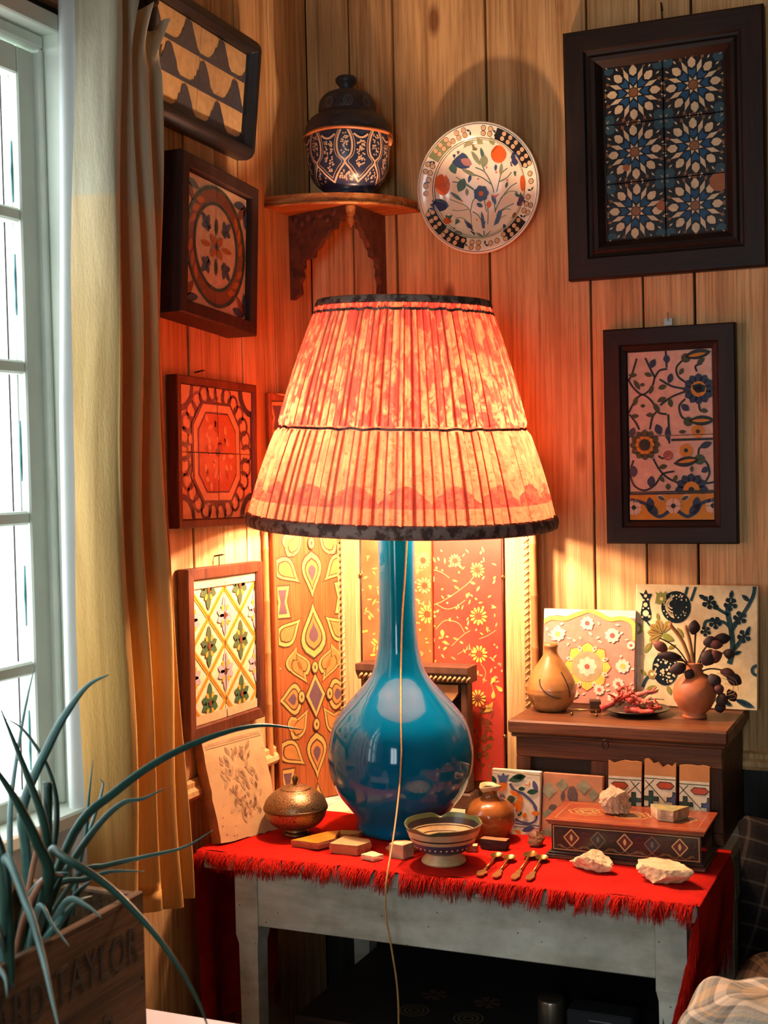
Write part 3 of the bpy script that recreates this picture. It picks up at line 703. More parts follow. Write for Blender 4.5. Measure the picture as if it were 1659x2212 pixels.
p.disc((1140,690), 30, DG, 5); p.poly([(1095,660),(1150,650),(1195,670),(1180,715),(1120,710),(1100,690)], DG, 5)
p.flower((730,1095), 75, 10, YE, DG, 5, .6); p.disc((1075,1440), 22, DG, 5)
for x, y, a, L_, w in ((680,565,180,66,34),(735,555,20,66,34),(700,640,0,40,28),(700,800,0,40,28),(690,875,180,66,34),(740,870,0,66,34),(780,480,330,0,0),(780,520,300,80,50),(920,640,285,80,46),(905,655,165,70,40),(900,745,160,75,40),(935,820,260,70,40),(820,940,70,90,60),(650,960,110,80,50),(1130,500,330,70,36),(1000,580,300,60,34),(1010,800,40,75,50),(1150,845,15,60,36),(830,1270,350,70,38),(640,1340,270,90,60),(780,1330,100,90,60),(900,1390,90,50,40),(940,1380,300,60,34),(1150,1310,330,70,46),(1080,1310,270,50,30),(1140,1125,340,100,50),(985,1005,0,60,30),(900,420,80,70,50),(905,960,90,110,46),(840,1330,60,60,34),(655,600,60,90,36),(800,640,110,80,36),(650,800,290,80,36),(800,780,60,90,40)):
    if L_: p.leaf((x,y), a, L_, w, LG if w < 45 else NB, 2)
for c, a in (((1040,445),-8), ((1060,925),0), ((1140,1215),172)):
    p.leaf(c, a, 200, 76, DG, 3); p.leaf((c[0]+25*math.cos(math.radians(a)), c[1]), a, 140, 26, YE, 4)
p.disc(((1050),455), 36, LG, 3); p.disc((1060,930), 36, LG, 3); p.disc((1140,1215), 40, glaze(60,84,54), 3)
for c in ((1040,1145),(1130,1005)): p.flower(c, 52, 5, YE, DG, 3, .3, .9)
p.ring((905,1180), 30, 16, RR, 2); p.disc((905,1175), 20, RR, 2)
for c, R in (((940,1560),60), ((640,1570),60), ((1235,1560),60)): p.flower(c, R, 4, PK, DG, 9, .3, .8, 45); 
for sg, cx in ((-1,905),(1,975)):
    p.stroke([(cx,1600),(cx+sg*70,1640),(cx+sg*140,1600),(cx+sg*180,1540),(cx+sg*290,1510)], 26, NB, 9); p.leaf((cx+sg*80,1620), 270-sg*-50, 110, 60, NB, 9); p.leaf((cx+sg*130,1590), 270+sg*10, 100, 60, NB, 9)
    p.leaf((cx+sg*20,1520), 270+sg*60, 80, 44, PK, 9); p.leaf((cx+sg*25,1518), 270+sg*60, 64, 28, LG, 10)
add_tiles(f2, p, .188, .376, 1, 3, .010, PK, rows=[.062,.126,.188])
obj('hanger', MB().box(-.011, .007, -.006, -.001, .243, .258).tube([(-.002,-.008,.252),(-.002,-.010,.272)], .001, 6), mat('zinc', s(150,150,145), .4, .8), f2)

# ---- mountain tile panel (upper, left wall)
f3 = on_left('framed_tile_panel', 'black moulded frame of slate and cream hill pattern tiles near the curtain top', 'framed tiles', -.560, 2.352, .004, roll=2.0, lean=5)
def round_frame(root, W, H, prof, r, m):
    mb = MB(); N = 6; rings = []
    for d, y in prof:
        pts = []; rr = max(.001, r-d)
        for (sx, sz, a0) in ((1,-1,-90),(1,1,0),(-1,1,90),(-1,-1,180)):
            cx = sx*(W/2-max(r,d)); cz = sz*(H/2-max(r,d))
            for k in range(N+1):
                a = math.radians(a0+90*k/N); pts.append((cx+rr*math.cos(a), y, cz+rr*math.sin(a)))
        rings.append(pts)
    n_ = len(rings[0]); vs = [q for r_ in rings for q in r_]; fs = []
    for k in range(len(rings)):
        k2 = (k+1) % len(rings)
        for i in range(n_): fs.append((k*n_+i, k*n_+(i+1) % n_, k2*n_+(i+1) % n_, k2*n_+i))
    mb.add(vs, fs); return obj('frame', mb, m, root, auto=.6)
round_frame(f3, .450, .262, [(0,0),(0,-.030),(.004,-.040),(.012,-.047),(.020,-.049),(.026,-.047),(.028,-.040),(.031,-.036),(.034,-.028),(.034,0)], .022, BLACKW)
obj('backing', MB().box(-.20, .20, -.004, 0, -.11, .11), GAPM, f3)
HC = glaze(214,176,122,.25); HS = glaze(74,76,84,.25)
p = Paint(); W3, H3 = .384, .196; r5 = random.Random(2)
for row in range(4):
    z0 = H3-(row+1)*.0655+.004; xo = -.05-(.066 if row % 2 else 0)
    p.poly([(-.01,z0-.003),(W3+.01,z0-.003),(W3+.01,z0+.006),(-.01,z0+.006)], HS, 1)
    for k in range(5):
        cx = xo+k*.132+.06; pts = [(cx-.060,z0),(cx-.034,z0+.012),(cx-.031,z0+.020),(cx-.026,z0+.019),(cx-.021,z0+.036),(cx-.016,z0+.035),(cx-.010,z0+.055),(cx,z0+.060),(cx+.010,z0+.056),(cx+.020,z0+.040),(cx+.027,z0+.030),(cx+.035,z0+.014),(cx+.050,z0+.003),(cx+.060,z0)]
        p.poly([(a+r5.uniform(-.0015,.0015), b_) for a, b_ in pts], HS, 2)
for _ in range(16): p.disc((r5.uniform(0,W3), r5.uniform(0,H3)), r5.uniform(.001,.0022), OCH, 3, 6)
add_tiles(f3, p, W3, H3, 2, 1, .010, HC, y=-.012)

# ---- medallion tile panel (second, left wall)
f4 = on_left('framed_tile_panel', 'deep box frame of ringed medallion tiles with blue leaves, below the hill tiles', 'framed tiles', -.566, 1.988, .0, roll=4.5)
BOXF = wood('box_frame_wood', s(34,22,20), s(50,32,28), s(66,44,38), .5, 2.2, knots=False)
frame_rails(f4, .312, .322, [(0,0),(0,-.072),(.003,-.075),(.026,-.075),(.028,-.072),(.028,0)], BOXF, BOXF)
obj('backing', MB().box(-.128, .128, -.05, -.046, -.134, .134), GAPM, f4)
MC = glaze(206,172,134,.2); DGN = glaze(40,62,56,.2); OR = glaze(172,92,32,.25); BR = glaze(122,70,44,.25); SB = glaze(56,70,92,.2)
p = Paint(0, 0, .254); c = (.5,.52)
p.ring(c, .40, .125, BR, 1, 40, ry=.42)
for k in range(24):
    a = k*15; m = OR if (k % 12) in (0,1,2,8,9,10) else BR
    p.leaf((c[0]+.375*math.cos(math.radians(a)), c[1]+.395*math.sin(math.radians(a))), a+70, .13, .055, m, 2)
p.ring(c, .455, .03, DGN, 3, 40, ry=.48); p.ring(c, .335, .026, DGN, 3, 40, ry=.35)
for k in range(4):
    a = 45+90*k; q0 = (c[0]+.2*math.cos(math.radians(a)), c[1]+.22*math.sin(math.radians(a)))
    for d, L_ in ((0,.12),(60,.09),(-60,.09),(150,.06),(-150,.06)): p.leaf(q0, a+d, L_, .055, SB, 2)
    b_ = 90*k; p.leaf((c[0]+.08*math.cos(math.radians(b_)), c[1]+.08*math.sin(math.radians(b_))), b_, .17, .05, DGN if k % 2 else OR, 2)
    p.leaf(c, 45+90*k, .13, .07, OR, 3)
p.disc(c, .03, SB, 4)
for cx, cz, a in ((.03,.97,-50),(.97,.97,230),(.03,.03,50),(.97,.03,130)):
    for d in (-40,0,40): p.leaf((cx,cz), a+d, .2, .07, SB if d else BR, 2)
add_tiles(f4, p, .254, .264, 2, 1, .010, MC, y=-.05)

# ---- octagon tile panel (third, left wall)
f5 = on_left('framed_tile_panel', 'thin dark frame of four tiles with an orange octagon medallion', 'framed tiles', -.512, 1.563, .002, roll=1.3)
frame_rails(f5, .332, .312, [(0,0),(0,-.022),(.002,-.024),(.015,-.024),(.017,-.020),(.017,0)], BROWNF, BROWNF)
obj('backing', MB().box(-.15, .15, -.004, 0, -.14, .14), GAPM, f5)
OC = glaze(198,158,112,.22); PU = glaze(74,54,54,.25); PU2 = glaze(104,78,72,.25); ORD = glaze(164,92,54,.25); ORL = glaze(200,144,96,.25)
p = Paint(0, 0, .298)
oc = [(.32,.16),(.66,.16),(.78,.30),(.78,.64),(.66,.78),(.32,.78),(.20,.64),(.20,.30)]
sc_ = lambda k: [(.49+(x-.49)*k, .47+(z-.47)*k) for x, z in oc]
for k in range(26):
    a = k*360/26; p.ring((.49+.44*math.cos(math.radians(a)), .47+.43*math.sin(math.radians(a))), .062, .022, PU2 if k % 2 else PU, 1, 12)
    p.leaf((.49+.33*math.cos(math.radians(a)), .47+.33*math.sin(math.radians(a))), a+35, .13, .035, PU, 2)
    if k % 3 == 0: p.disc((.49+.36*math.cos(math.radians(a)), .47+.36*math.sin(math.radians(a))), .034, OC, 3)
p.poly(sc_(1.16), PU, 4); p.poly(sc_(1.09), OC, 5); p.poly(sc_(.92), PU, 6); p.poly(sc_(.88), ORD, 7)
for k in range(34):
    x, z = r5.uniform(.30,.68), r5.uniform(.24,.70); p.leaf((x,z), r5.uniform(0,360), r5.uniform(.04,.10), .035, r5.choice((ORL,ORL,OC,glaze(140,56,28))), 8)
p.disc((.49,.47), .03, PU, 9)
for cx, cz in ((0,0),(1,0),(0,.925),(1,.925)): p.ring((cx,cz), .16, .045, glaze(50,44,50), 4, 20); p.disc((cx,cz), .138, OC, 5)
add_tiles(f5, p, .298, .278, 2, 2, .010, OC, y=-.006)
nail(f5, -.06, .168, False)

# ---- diamond lattice tile panel (lowest, left wall)
f6 = on_left('framed_tile_panel', 'reddish wood frame of yellow diamond lattice flower tiles, lowest on the wall', 'framed tiles', -.500, 1.147, .002, roll=1.0)
frame_rails(f6, .318, .352, [(0,0),(0,-.024),(.002,-.026),(.022,-.026),(.025,-.022),(.025,0)], BROWNF, BROWNF)
obj('backing', MB().box(-.15, .15, -.004, 0, -.16, .16), GAPM, f6)
LC = glaze(226,206,164,.18); LY_ = glaze(214,156,58,.2); LGN = glaze(64,96,62,.18); LI = glaze(176,158,160,.2); LBR = glaze(110,62,42,.3)
p = Paint(); W6, H6 = .268, .302
CXs, CZs = .134, .120
for i in range(-3, 5):
    for sg in (-1, 1): p.stroke([(.067+i*CXs-sg*.5, .10-.5*CZs/CXs), (.067+i*CXs+sg*.5, .10+.5*CZs/CXs)], .011, LY_, 1, smooth=False); p.stroke([(.067+i*CXs-sg*.5, .10-.5*CZs/CXs), (.067+i*CXs+sg*.5, .10+.5*CZs/CXs)], .003, glaze(190,120,40), 2, smooth=False)
for i in range(-1, 4):
    for j in range(-1, 5):
        gx = (.067+i*CXs+ (CXs/2 if j % 2 else 0)); gz = .04+j*CZs/2 + 0
        m = LI if j % 2 else LGN
        for a in (90, 270): p.leaf((gx,gz), a, .045, .020, m, 3)
        for a in (20, 160, 200, 340): p.leaf((gx,gz), a, .034, .018, m, 3)
        for a in (55, 125, 235, 305): p.leaf((gx+.010*math.cos(math.radians(a)), gz+.012*math.sin(math.radians(a))), a, .016, .010, LY_, 4)
        p.disc((gx,gz), .006, LBR, 5, 8, ry=.008)
p.poly([(0,0),(W6,0),(W6,.020),(0,.020)], glaze(206,176,130,.3), 6); p.poly([(0,H6-.018),(W6,H6-.018),(W6,H6),(0,H6)], glaze(214,186,140,.3), 6)
add_tiles(f6, p, W6, H6, 2, 1, .010, LC, y=-.006)
nail(f6, -.01, .196, True)

# ================================================================== PLATE on the wall
pl = on_right('wall_plate', 'round white plate painted with tulips and carnations hung on the wall', 'plate', .4575, 2.166, .020, lean=8)
PLW = mat('cream_plate_glaze', s(242,228,200), .2, var=.04, vs=14, coat=.4)
pprof = [(0,-.010),(.055,-.010),(.056,-.001),(.060,-.001),(.062,-.011),(.100,-.020),(.142,-.030),(.148,-.034),(.1485,-.037),(.146,-.0385),(.138,-.0365),(.112,-.031),(.108,-.026),(.098,-.0175),(.05,-.0145),(0,-.014)]
mb = MB(); mb.lathe([(r, z) for r, z in pprof], 72, cap=False); mb.v = [(x, z, y) for x, y, z in mb.v]
obj('plate_body', mb, PLW, pl, True)
def ph_(r):
    P = [(0,-.014),(.05,-.0145),(.098,-.0175),(.108,-.026),(.112,-.031),(.138,-.0365),(.146,-.0385),(.15,-.0385)]
    for (a,b_),(c_,d_) in zip(P, P[1:]):
        if a <= r <= c_: return b_+(d_-b_)*(r-a)/(c_-a)
    return -.0385
pmap = lambda u, v, h: (u, ph_(math.hypot(u, v))-h, v)
CEN = (810, 935); S_ = .1485/800
p = Paint(CEN[0], CEN[1], S_, S_*.93, flip=True)
BK = glaze(30,30,30,.2); NVY = glaze(44,58,98,.2); RDO = glaze(206,96,36,.25); GRN = glaze(62,98,84,.2); GR2 = glaze(128,140,100,.2); CRP = glaze(226,206,170,.2)
p.tf = (810, 935, S_, S_*.90, -1)
ringr = 800
for r_, w in ((770,8),(648,7),(632,5)): p.ring(CEN, r_, w, BK, 1, 96, ry=r_*800/720*.99*.9/.9)
p.items = []; p.tf = (0, 0, 1.0, 1.0, 1)
PX = lambda x, y: ((x-810)*S_, (935-y)*S_*.885)
q_ = lambda *pts: [PX(x, y) for x, y in pts]
for r_, w in ((.1430,.0012),(.1120,.0011),(.1085,.0009)): p.ring((0,0), r_, w, BK, 1, 96)
groups = [(78,4),(52,6),(28,6),(5,2),(-22,5),(-52,7),(-76,2),(-95,4),(-122,7),(-150,6),(176,2),(158,5),(130,6),(108,5)]
for a0, cnt in groups:
    heavy = cnt >= 6
    if heavy:
        for da in range(-10, 11, 4):
            a = math.radians(a0+da); b_ = math.radians(a0+da+4.2); p.poly([(r_*math.cos(t), r_*math.sin(t)) for r_, t in ((.1145,a),(.1405,a),(.1405,b_),(.1145,b_))], BK if a0 < 100 and a0 > -160 else GR2, 1)
    for k in range(cnt):
        da = (k//2-(cnt-1)/4)*7.4; r_ = .1225+.0115*(k % 2) if cnt > 2 else .128
        if cnt == 2: da = (k-.5)*7.5
        c_ = (r_*math.cos(math.radians(a0+da)), r_*math.sin(math.radians(a0+da)))
        p.disc(c_, .0062, BK if not (100 < a0 < 140) else OCH, 2, 14); p.disc(c_, .0050, glaze(220,184,140,.2), 3, 14); p.ring(c_, .0022, .0005, OCH, 4, 10)
for a0 in (66,40,16,-8,-36,-64,-86,-108,-136,-164,168,146,120,94):
    c_ = (.128*math.cos(math.radians(a0)), .128*math.sin(math.radians(a0))); p.leaf(c_, a0+60, .010, .0045, NVY if a0 % 4 else GRN, 2); p.leaf(c_, a0+170, .009, .004, BK, 2)
for st, m in (([(830,1610),(700,1500),(640,1460)],GRN),([(840,1600),(830,1480),(850,1390)],GRN),([(860,1600),(960,1480),(1020,1390)],GRN),([(800,1600),(680,1480),(660,1250),(600,1150),(400,1040)],GR2),
    ([(660,1240),(700,1100),(780,1000)],GRN),([(980,1010),(960,900),(880,720),(760,640)],GRN),([(880,700),(830,580),(770,530)],GRN),([(960,900),(840,790),(660,700)],GRN),([(1020,1000),(1060,860),(1100,760),(1180,700)],GRN),
    ([(1060,870),(1160,830),(1230,760)],GRN),([(980,1280),(1060,1120),(1200,960),(1330,900)],GRN),([(1060,1100),(1180,1020),(1290,1030)],GR2),([(740,960),(600,850),(450,800)],GRN),([(720,930),(560,790),(500,740)],GR2),([(640,1200),(520,1210),(420,1190)],GR2),
    ([(1030,1280),(1150,1220),(1260,1180)],GRN),([(1020,1320),(1120,1250),(1220,1280)],GR2),([(990,1280),(980,1150),(1000,1050)],GRN),([(880,1440),(890,1300),(890,1180)],GRN),([(680,1440),(560,1320),(450,1310)],GR2),([(640,350),(760,340),(900,350),(990,400)],BK),([(800,1380),(760,1300),(690,1240)],GRN),([(870,1260),(850,1100),(800,1010)],GRN),([(1030,1380),(1120,1340),(1200,1380)],GR2)):
    p.stroke(q_(*st), .0022, m, 1)
def blob(x, y, rx, ry, m, l, petals=None, mc=None):
    c_ = PX(x, y); p.disc(c_, rx*S_, m, l, 14, ry=ry*S_*.885)
for x, y, rx, ry in ((325,830,92,150),(1080,500,105,120),(1375,930,48,110),(370,1330,50,50)):
    blob(x, y, rx, ry, RDO, 3)
    for _ in range(9): a = r5.uniform(0,360); p.ring(PX(x+rx*.55*math.cos(a), y+ry*.6*math.sin(a)), .0032, .0006, glaze(150,60,24), 4, 8, 0, 220)
def tulip(x, y, ang, L_, m=NVY):
    c_ = PX(x, y)
    for d, k in ((0,1.),(28,.95),(-28,.95)): p.leaf((c_[0]-.25*L_*math.cos(math.radians(ang)), c_[1]-.25*L_*math.sin(math.radians(ang))), ang+d*.55, L_*k, L_*.42, m, 3)
    p.disc(c_, .0014, RDO, 4, 8)
tulip(640,580,140,.050); tulip(1260,640,50,.036); tulip(330,1120,172,.042); tulip(1300,1190,30,.030, glaze(70,60,90))
p.leaf(PX(720,600), 150, .03, .017, glaze(176,120,110), 4)
for x, y, a, L_, w, m in ((500,700,110,.026,.014,GRN),(520,950,60,.026,.016,GRN),(830,1560,95,.040,.006,NVY),(720,1580,125,.038,.006,NVY),(950,1520,62,.040,.008,NVY),(1000,1400,70,.02,.006,NVY),(670,1520,115,.02,.009,NVY),(880,480,270,.022,.014,GR2),(880,560,100,.024,.006,GRN),(830,620,120,.03,.007,GR2),(760,760,150,.03,.006,GR2),(560,1080,140,.028,.006,GRN),(1080,800,80,.024,.006,GR2),(1250,1050,-20,.016,.010,GRN),(1270,820,60,.012,.010,GRN),(1000,1180,110,.02,.007,NVY),(830,1190,150,.014,.007,NVY),(900,1220,80,.014,.009,RDO),(520,1390,150,.014,.010,GRN),(430,1300,160,.014,.012,GRN),(560,1480,20,.016,.005,GRN),(470,1450,190,.016,.006,GRN),(560,1540,160,.016,.006,GRN),(1090,1450,300,.014,.006,NVY),(640,330,10,.02,.007,GR2),(820,330,30,.012,.012,GR2),(980,330,10,.012,.012,GR2),(740,400,40,.012,.012,glaze(120,112,70)),(1020,720,80,.012,.005,NVY),(1140,970,70,.012,.005,NVY),(660,840,70,.016,.006,NVY),(630,1020,90,.014,.006,GR2),(1220,1390,60,.012,.008,OCH)):
    p.leaf(PX(x, y), a, L_*1.3, w*1.4, m, 2)
p.flower(PX(815,1005), .019, 7, NVY, RDO, 3, .3, .9)
p.poly([PX(930,1030),PX(1000,1050),PX(1070,1025),PX(1000,1085)], RDO, 3)
for x, y in ((910,660),(790,800),(1170,860),(1080,730),(560,1080),(1290,690),(740,1360),(1030,740)): p.disc(PX(x,y), .0022, RDO, 4, 8)
p.build('painted_decoration', pl, pmap, step=.00025, base=.0003)

# ================================================================== CORNER SHELF
shf = thing('corner_shelf', 'worn wooden corner shelf with carved scalloped brackets', 'shelf', (0, 0, 2.130))
poly = [(.002,-.002)] + [(.002+.286*math.sin(a*PI/2/16)**.92, -.002-.234*math.cos(a*PI/2/16)**.92) for a in range(17)][::-1]
mb = MB(); mb.prism([(x, y) for x, y in poly], 0, .025, mp=lambda x, h, y: (x, y, h)); obj('shelf_board', mb, SHELFW, shf)
obj('edge_strip', MB().tube([(x*1.005, y*1.005, .003) for x, y in poly[1:]], .0045, 6), SHELFW, shf, True)
prof_b = [(0,-.001),(1.,-.001),(1.,-.012),(.92,-.02),(.90,-.034),(.82,-.036),(.81,-.048),(.70,-.052),(.66,-.066),(.58,-.070),(.52,-.086),(.44,-.092),(.42,-.106),(.24,-.110),(.24,-.128),(.20,-.132),(.22,-.15),(.16,-.165),(.18,-.188),(.04,-.20),(0,-.20)]
def bracket(P0, P1, th):
    P0, P1 = Vector(P0), Vector(P1); d = P1-P0; nrm = Vector((d.y, -d.x)).normalized()*th/2
    mb = MB(); mb.prism(prof_b, -1, 1, mp=lambda u, t, z: (P0.x+d.x*u+nrm.x*t, P0.y+d.y*u+nrm.y*t, z))
    br_ = obj('bracket', mb, CARVED, shf)
    for k in range(7):
        u, z = .12+.11*k, -.012; mb = MB().lathe([(0,-.003),(.008,-.002),(.009,0),(.008,.002),(0,.003)], 8)
        R_ = Matrix(((d.normalized().x, 0, nrm.normalized().x),(d.normalized().y, 0, nrm.normalized().y),(0,1,0)))
        mb.v = [tuple(R_ @ Vector(q)+Vector((P0.x+d.x*u+nrm.x*1.0, P0.y+d.y*u+nrm.y*1.0, z-.012*(k % 2)))) for q in mb.v]; obj('carved_boss', mb, CARVED, br_, True)
bracket((.002,-.112), (.182,-.170), .014); bracket((.196,-.002), (.190,-.172), .014)
obj('pendant', MB().lathe([(0,-.052),(.005,-.046),(.009,-.036),(.006,-.028),(.011,-.018),(.012,-.004),(.010,0)], 10, c=(.189,-.172,-.001)), SHELFW, shf, True)

# ================================================================== LIDDED JAR on the shelf
jr = thing('lidded_jar', 'dark blue and cream carved ceramic jar with domed lid on the corner shelf', 'jar', (.163,-.122,2.1555))
JN = mat('navy_jar_glaze', s(40,48,72), .3, var=.2, vs=30); JL = mat('dark_lid_glaze', s(44,42,48), .45, var=.3, vs=50, bump=.3); JC = glaze(206,170,134,.3); JR = mat('orange_jar_rim', s(170,96,50), .4)
jp = [(0,0),(.058,0),(.060,.008),(.055,.014),(.066,.022),(.083,.040),(.092,.066),(.096,.095),(.098,.122),(.0985,.138),(.0,.138)]
obj('jar_body', MB().lathe(jp[:4]+_smooth(jp[4:10],4)+[jp[10]], 56, cap=False), JN, jr, True)
obj('rim', MB().lathe([(.096,.137),(.104,.138),(.105,.1415),(.103,.144),(.094,.145)], 56, cap=False, jit=lambda r,z,a,k: (r, z+.0015*math.sin(3*a))), JR, jr, True)
ld = obj('lid', MB().lathe(_smooth([(.101,.144),(.099,.158),(.094,.172),(.084,.184),(.074,.190),(.067,.196),(.067,.204),(.064,.222),(.052,.238),(.034,.246),(.018,.249)],3)+[(.018,.250),(.016,.258),(.024,.266),(.026,.274),(.021,.281),(.008,.284),(0,.2845)], 56, cap=False), JL, jr, True)
obj('handle_stub', MB().tube([(.096,.012,.137),(.106,.008,.126),(.104,.006,.112)], [.007,.006,.004], 8), JR, jr, True)
def jrad(z):
    for (r0,z0),(r1,z1) in zip(jp[3:10], jp[4:10]):
        if z0 <= z <= z1: return r0+(r1-r0)*(z-z0)/(z1-z0)
    return .098
jmap = lambda u, v, h: ((jrad(v)+h+.0008)*math.cos(u/.09), (jrad(v)+h+.0008)*math.sin(u/.09), v)
p = Paint(); NS = 8
for k in range(NS):
    a0 = (2*PI*k/NS+.35)*.09; w = 2*PI/NS*.09; X = lambda t, z: (a0+t*w, z)
    p.tf = (0,0,1,1,1)
    for sg in (-1,1):
        seg = lambda pts: [X(.5+sg*(t), z) for t, z in pts]
        p.stroke(seg([(.33,.136),(.22,.116),(.19,.098),(.24,.080),(.40,.066),(.26,.054),(.10,.040),(.0,.033)]), .0014, JC, 1)
        for off, wd in ((.0,.040),):
            p.stroke(seg([(.40,.136),(.30,.118),(.27,.098),(.33,.080),(.5,.066),(.34,.050),(.18,.036),(.0,.024)]), .0042, JC, 1)
    p.stroke([X(t, .134-.016*math.cos((t-.5)*PI*1.6)) for t in [.28+.44*i/8 for i in range(9)]], .0045, JC, 1)
    for i in range(64):
        t = r5.uniform(.36,.64); z = r5.uniform(.046,.112)
        if abs(t-.5) < .17*(1 if z > .07 else (z-.03)/.04): p.disc(X(t,z), .0022, JC, 1, 5)
    for i in range(34):
        t = r5.uniform(-.12,.12); z = r5.uniform(.082,.128)
        if abs(t) < .14: p.disc(X(t,z), .002, JC, 1, 5)
        t = r5.uniform(-.28,.28); z = r5.uniform(.026,.056)
        if abs(t) < (.058-z)/.034*.32: p.disc(X(t,z), .0022, JC, 1, 5)
p.build('carved_pattern', jr, jmap)
LDm = mat('worn_lid_line', s(104,98,96), .5)
lr_ = lambda v: (.0995-(v-.15)*.38 if v < .19 else .068-(v-.196)*.12)+.0014
lmap = lambda u, v, h: (lr_(v)*math.cos(u/.08), lr_(v)*math.sin(u/.08), v)
p = Paint()
for k in range(9):
    a = 2*PI*k/9*.08
    p.ring((a, .164), .013, .0018, LDm, 1, 16); p.ring((a, .164), .008, .0014, LDm, 1, 12); p.ring((a+.024, .210), .012, .0018, LDm, 1, 16); p.ring((a+.024,.210), .007, .0014, LDm, 1, 12)
p.build('lid_pattern', ld, lmap)

# ================================================================== BEHIND THE LAMP
# ---- tall yellow painted board standing in the corner
A_, B_ = Vector((.022,-.272)), Vector((.118,-.132)); ang = math.atan2(B_.y-A_.y, B_.x-A_.x); WB = (B_-A_).length; HB = .955
yb_ = thing('painted_board', 'tall orange plank painted with yellow teardrop scrolls, standing in the corner', 'painted board', ((A_.x+B_.x)/2, (A_.y+B_.y)/2, .748), (math.radians(-.6), 0, ang))
BOARDW = wood('orange_board_wood', s(140,72,34), s(158,86,42), s(172,100,50), .55, 2.0, knots=False)
obj('board', MB().box(-WB/2, WB/2, 0, .022, 0, HB, 0, .002), BOARDW, yb_)
YL = glaze(190,140,70,.5); YD = glaze(164,108,50,.5); PUR = glaze(88,62,66,.5); LN = glaze(70,42,22,.5); ORB = glaze(182,94,34,.5)
p = Paint(330, 2212, WB/450, WB/450, flip=True)
def nest(c, ang_, L_, w, cols, l=2):
    k = 1.0
    for m in cols:
        cc = (c[0]+(1-k)*.55*L_*math.cos(math.radians(ang_)), c[1]+(1-k)*.55*L_*math.sin(math.radians(ang_)))
        p.tear(cc, ang_, L_*k, w*k, m, l, 9); l += 1; k -= (.09 if m is LN else .24)
for off in (-2260, -1130, 0, 1130):
    Y = lambda y: y+off
    def both(x, y, a, L_, w, cols, l=2):
        nest((x, Y(y)), a, L_, w, cols, l); nest((740-x, Y(y)), 180-a, L_, w, cols, l)
    nest((370,Y(965)), 270, 310, 150, (LN,YL,LN,YD,PUR)); nest((370,Y(970)), 90, 370, 190, (LN,YL,LN,YD,PUR))
    p.poly([(370,Y(285)),(445,Y(430)),(370,Y(582)),(295,Y(430))], LN, 8); p.poly([(370,Y(298)),(437,Y(430)),(370,Y(568)),(303,Y(430))], YL, 9); p.poly([(370,Y(330)),(418,Y(430)),(370,Y(536)),(322,Y(430))], PUR, 10)
    both(322, 360, 238, 230, 112, (LN,YL,LN,YD)); both(322, 500, 122, 230, 112, (LN,YL,LN,YD))
    both(108, 440, 0, 180, 210, (LN,YL,LN,YD,PUR))
    both(290, 860, 222, 240, 150, (LN,YL,LN,YD)); both(290, 1070, 138, 240, 150, (LN,YL,LN,YD))
    both(250, 1240, 110, 170, 90, (LN,YL,YD)); both(250, 700, 250, 170, 90, (LN,YL,YD))
    both(225, 130, 60, 200, 110, (LN,YL,LN,YD)); both(130, 700, 120, 120, 70, (LN,YL,YD)); both(150, 250, 200, 130, 80, (LN,YL,YD))
    for x, y in ((160,965),(580,965)): p.poly([(x-58,Y(y-105)),(x+58,Y(y-105)),(x+34,Y(y)),(x+58,Y(y+105)),(x-58,Y(y+105)),(x-34,Y(y))], LN, 2); p.poly([(x-50,Y(y-96)),(x+50,Y(y-96)),(x+28,Y(y)),(x+50,Y(y+96)),(x-50,Y(y+96)),(x-28,Y(y))], YL, 3); p.poly([(x-30,Y(y-74)),(x+30,Y(y-74)),(x+14,Y(y)),(x+30,Y(y+74)),(x-30,Y(y+74)),(x-14,Y(y))], PUR, 4)
    for x, y in ((370,255),(370,612),(270,430),(470,430)): p.disc((x,Y(y)), 27, LN, 11, 12, ry=42); p.disc((x,Y(y)), 20, YL, 12, 12, ry=34); p.disc((x,Y(y)), 6, LN, 13, 6, ry=14)
p.build('painted_scrolls', yb_, flat(0, 0, 0), (-WB/2+.008, WB/2, .003, HB-.003), step=.0003)
bam = mat('bamboo', s(166,112,62), .5, var=.2, vs=14)
def bamboo(x, y, z0, z1, label, r=.0065, lx=0.):
    pts = []; rr = []; z = z0; k = 0
    while z < z1:
        for dz, f in ((0,1.18),(.004,1.0),(.06,.95),(.112,1.0),(.118,1.18)):
            if z+dz <= z1: pts.append((lx*(z+dz-z0), .003*math.sin((z+dz)*4), z+dz-z0)); rr.append(r*f)
        z += .119
    o = obj('bamboo_cane', MB().tube(pts, rr, 10), bam, None, True, loc=(x, y, z0)); tag(o, label, 'cane')
bamboo(.012, -.292, .750, 1.45, 'thin bamboo cane upright beside the yellow painted board')
bamboo(.578, -.062, .750, 1.50, 'thin bamboo cane upright between the red doors and the gourd bottle', .0075)

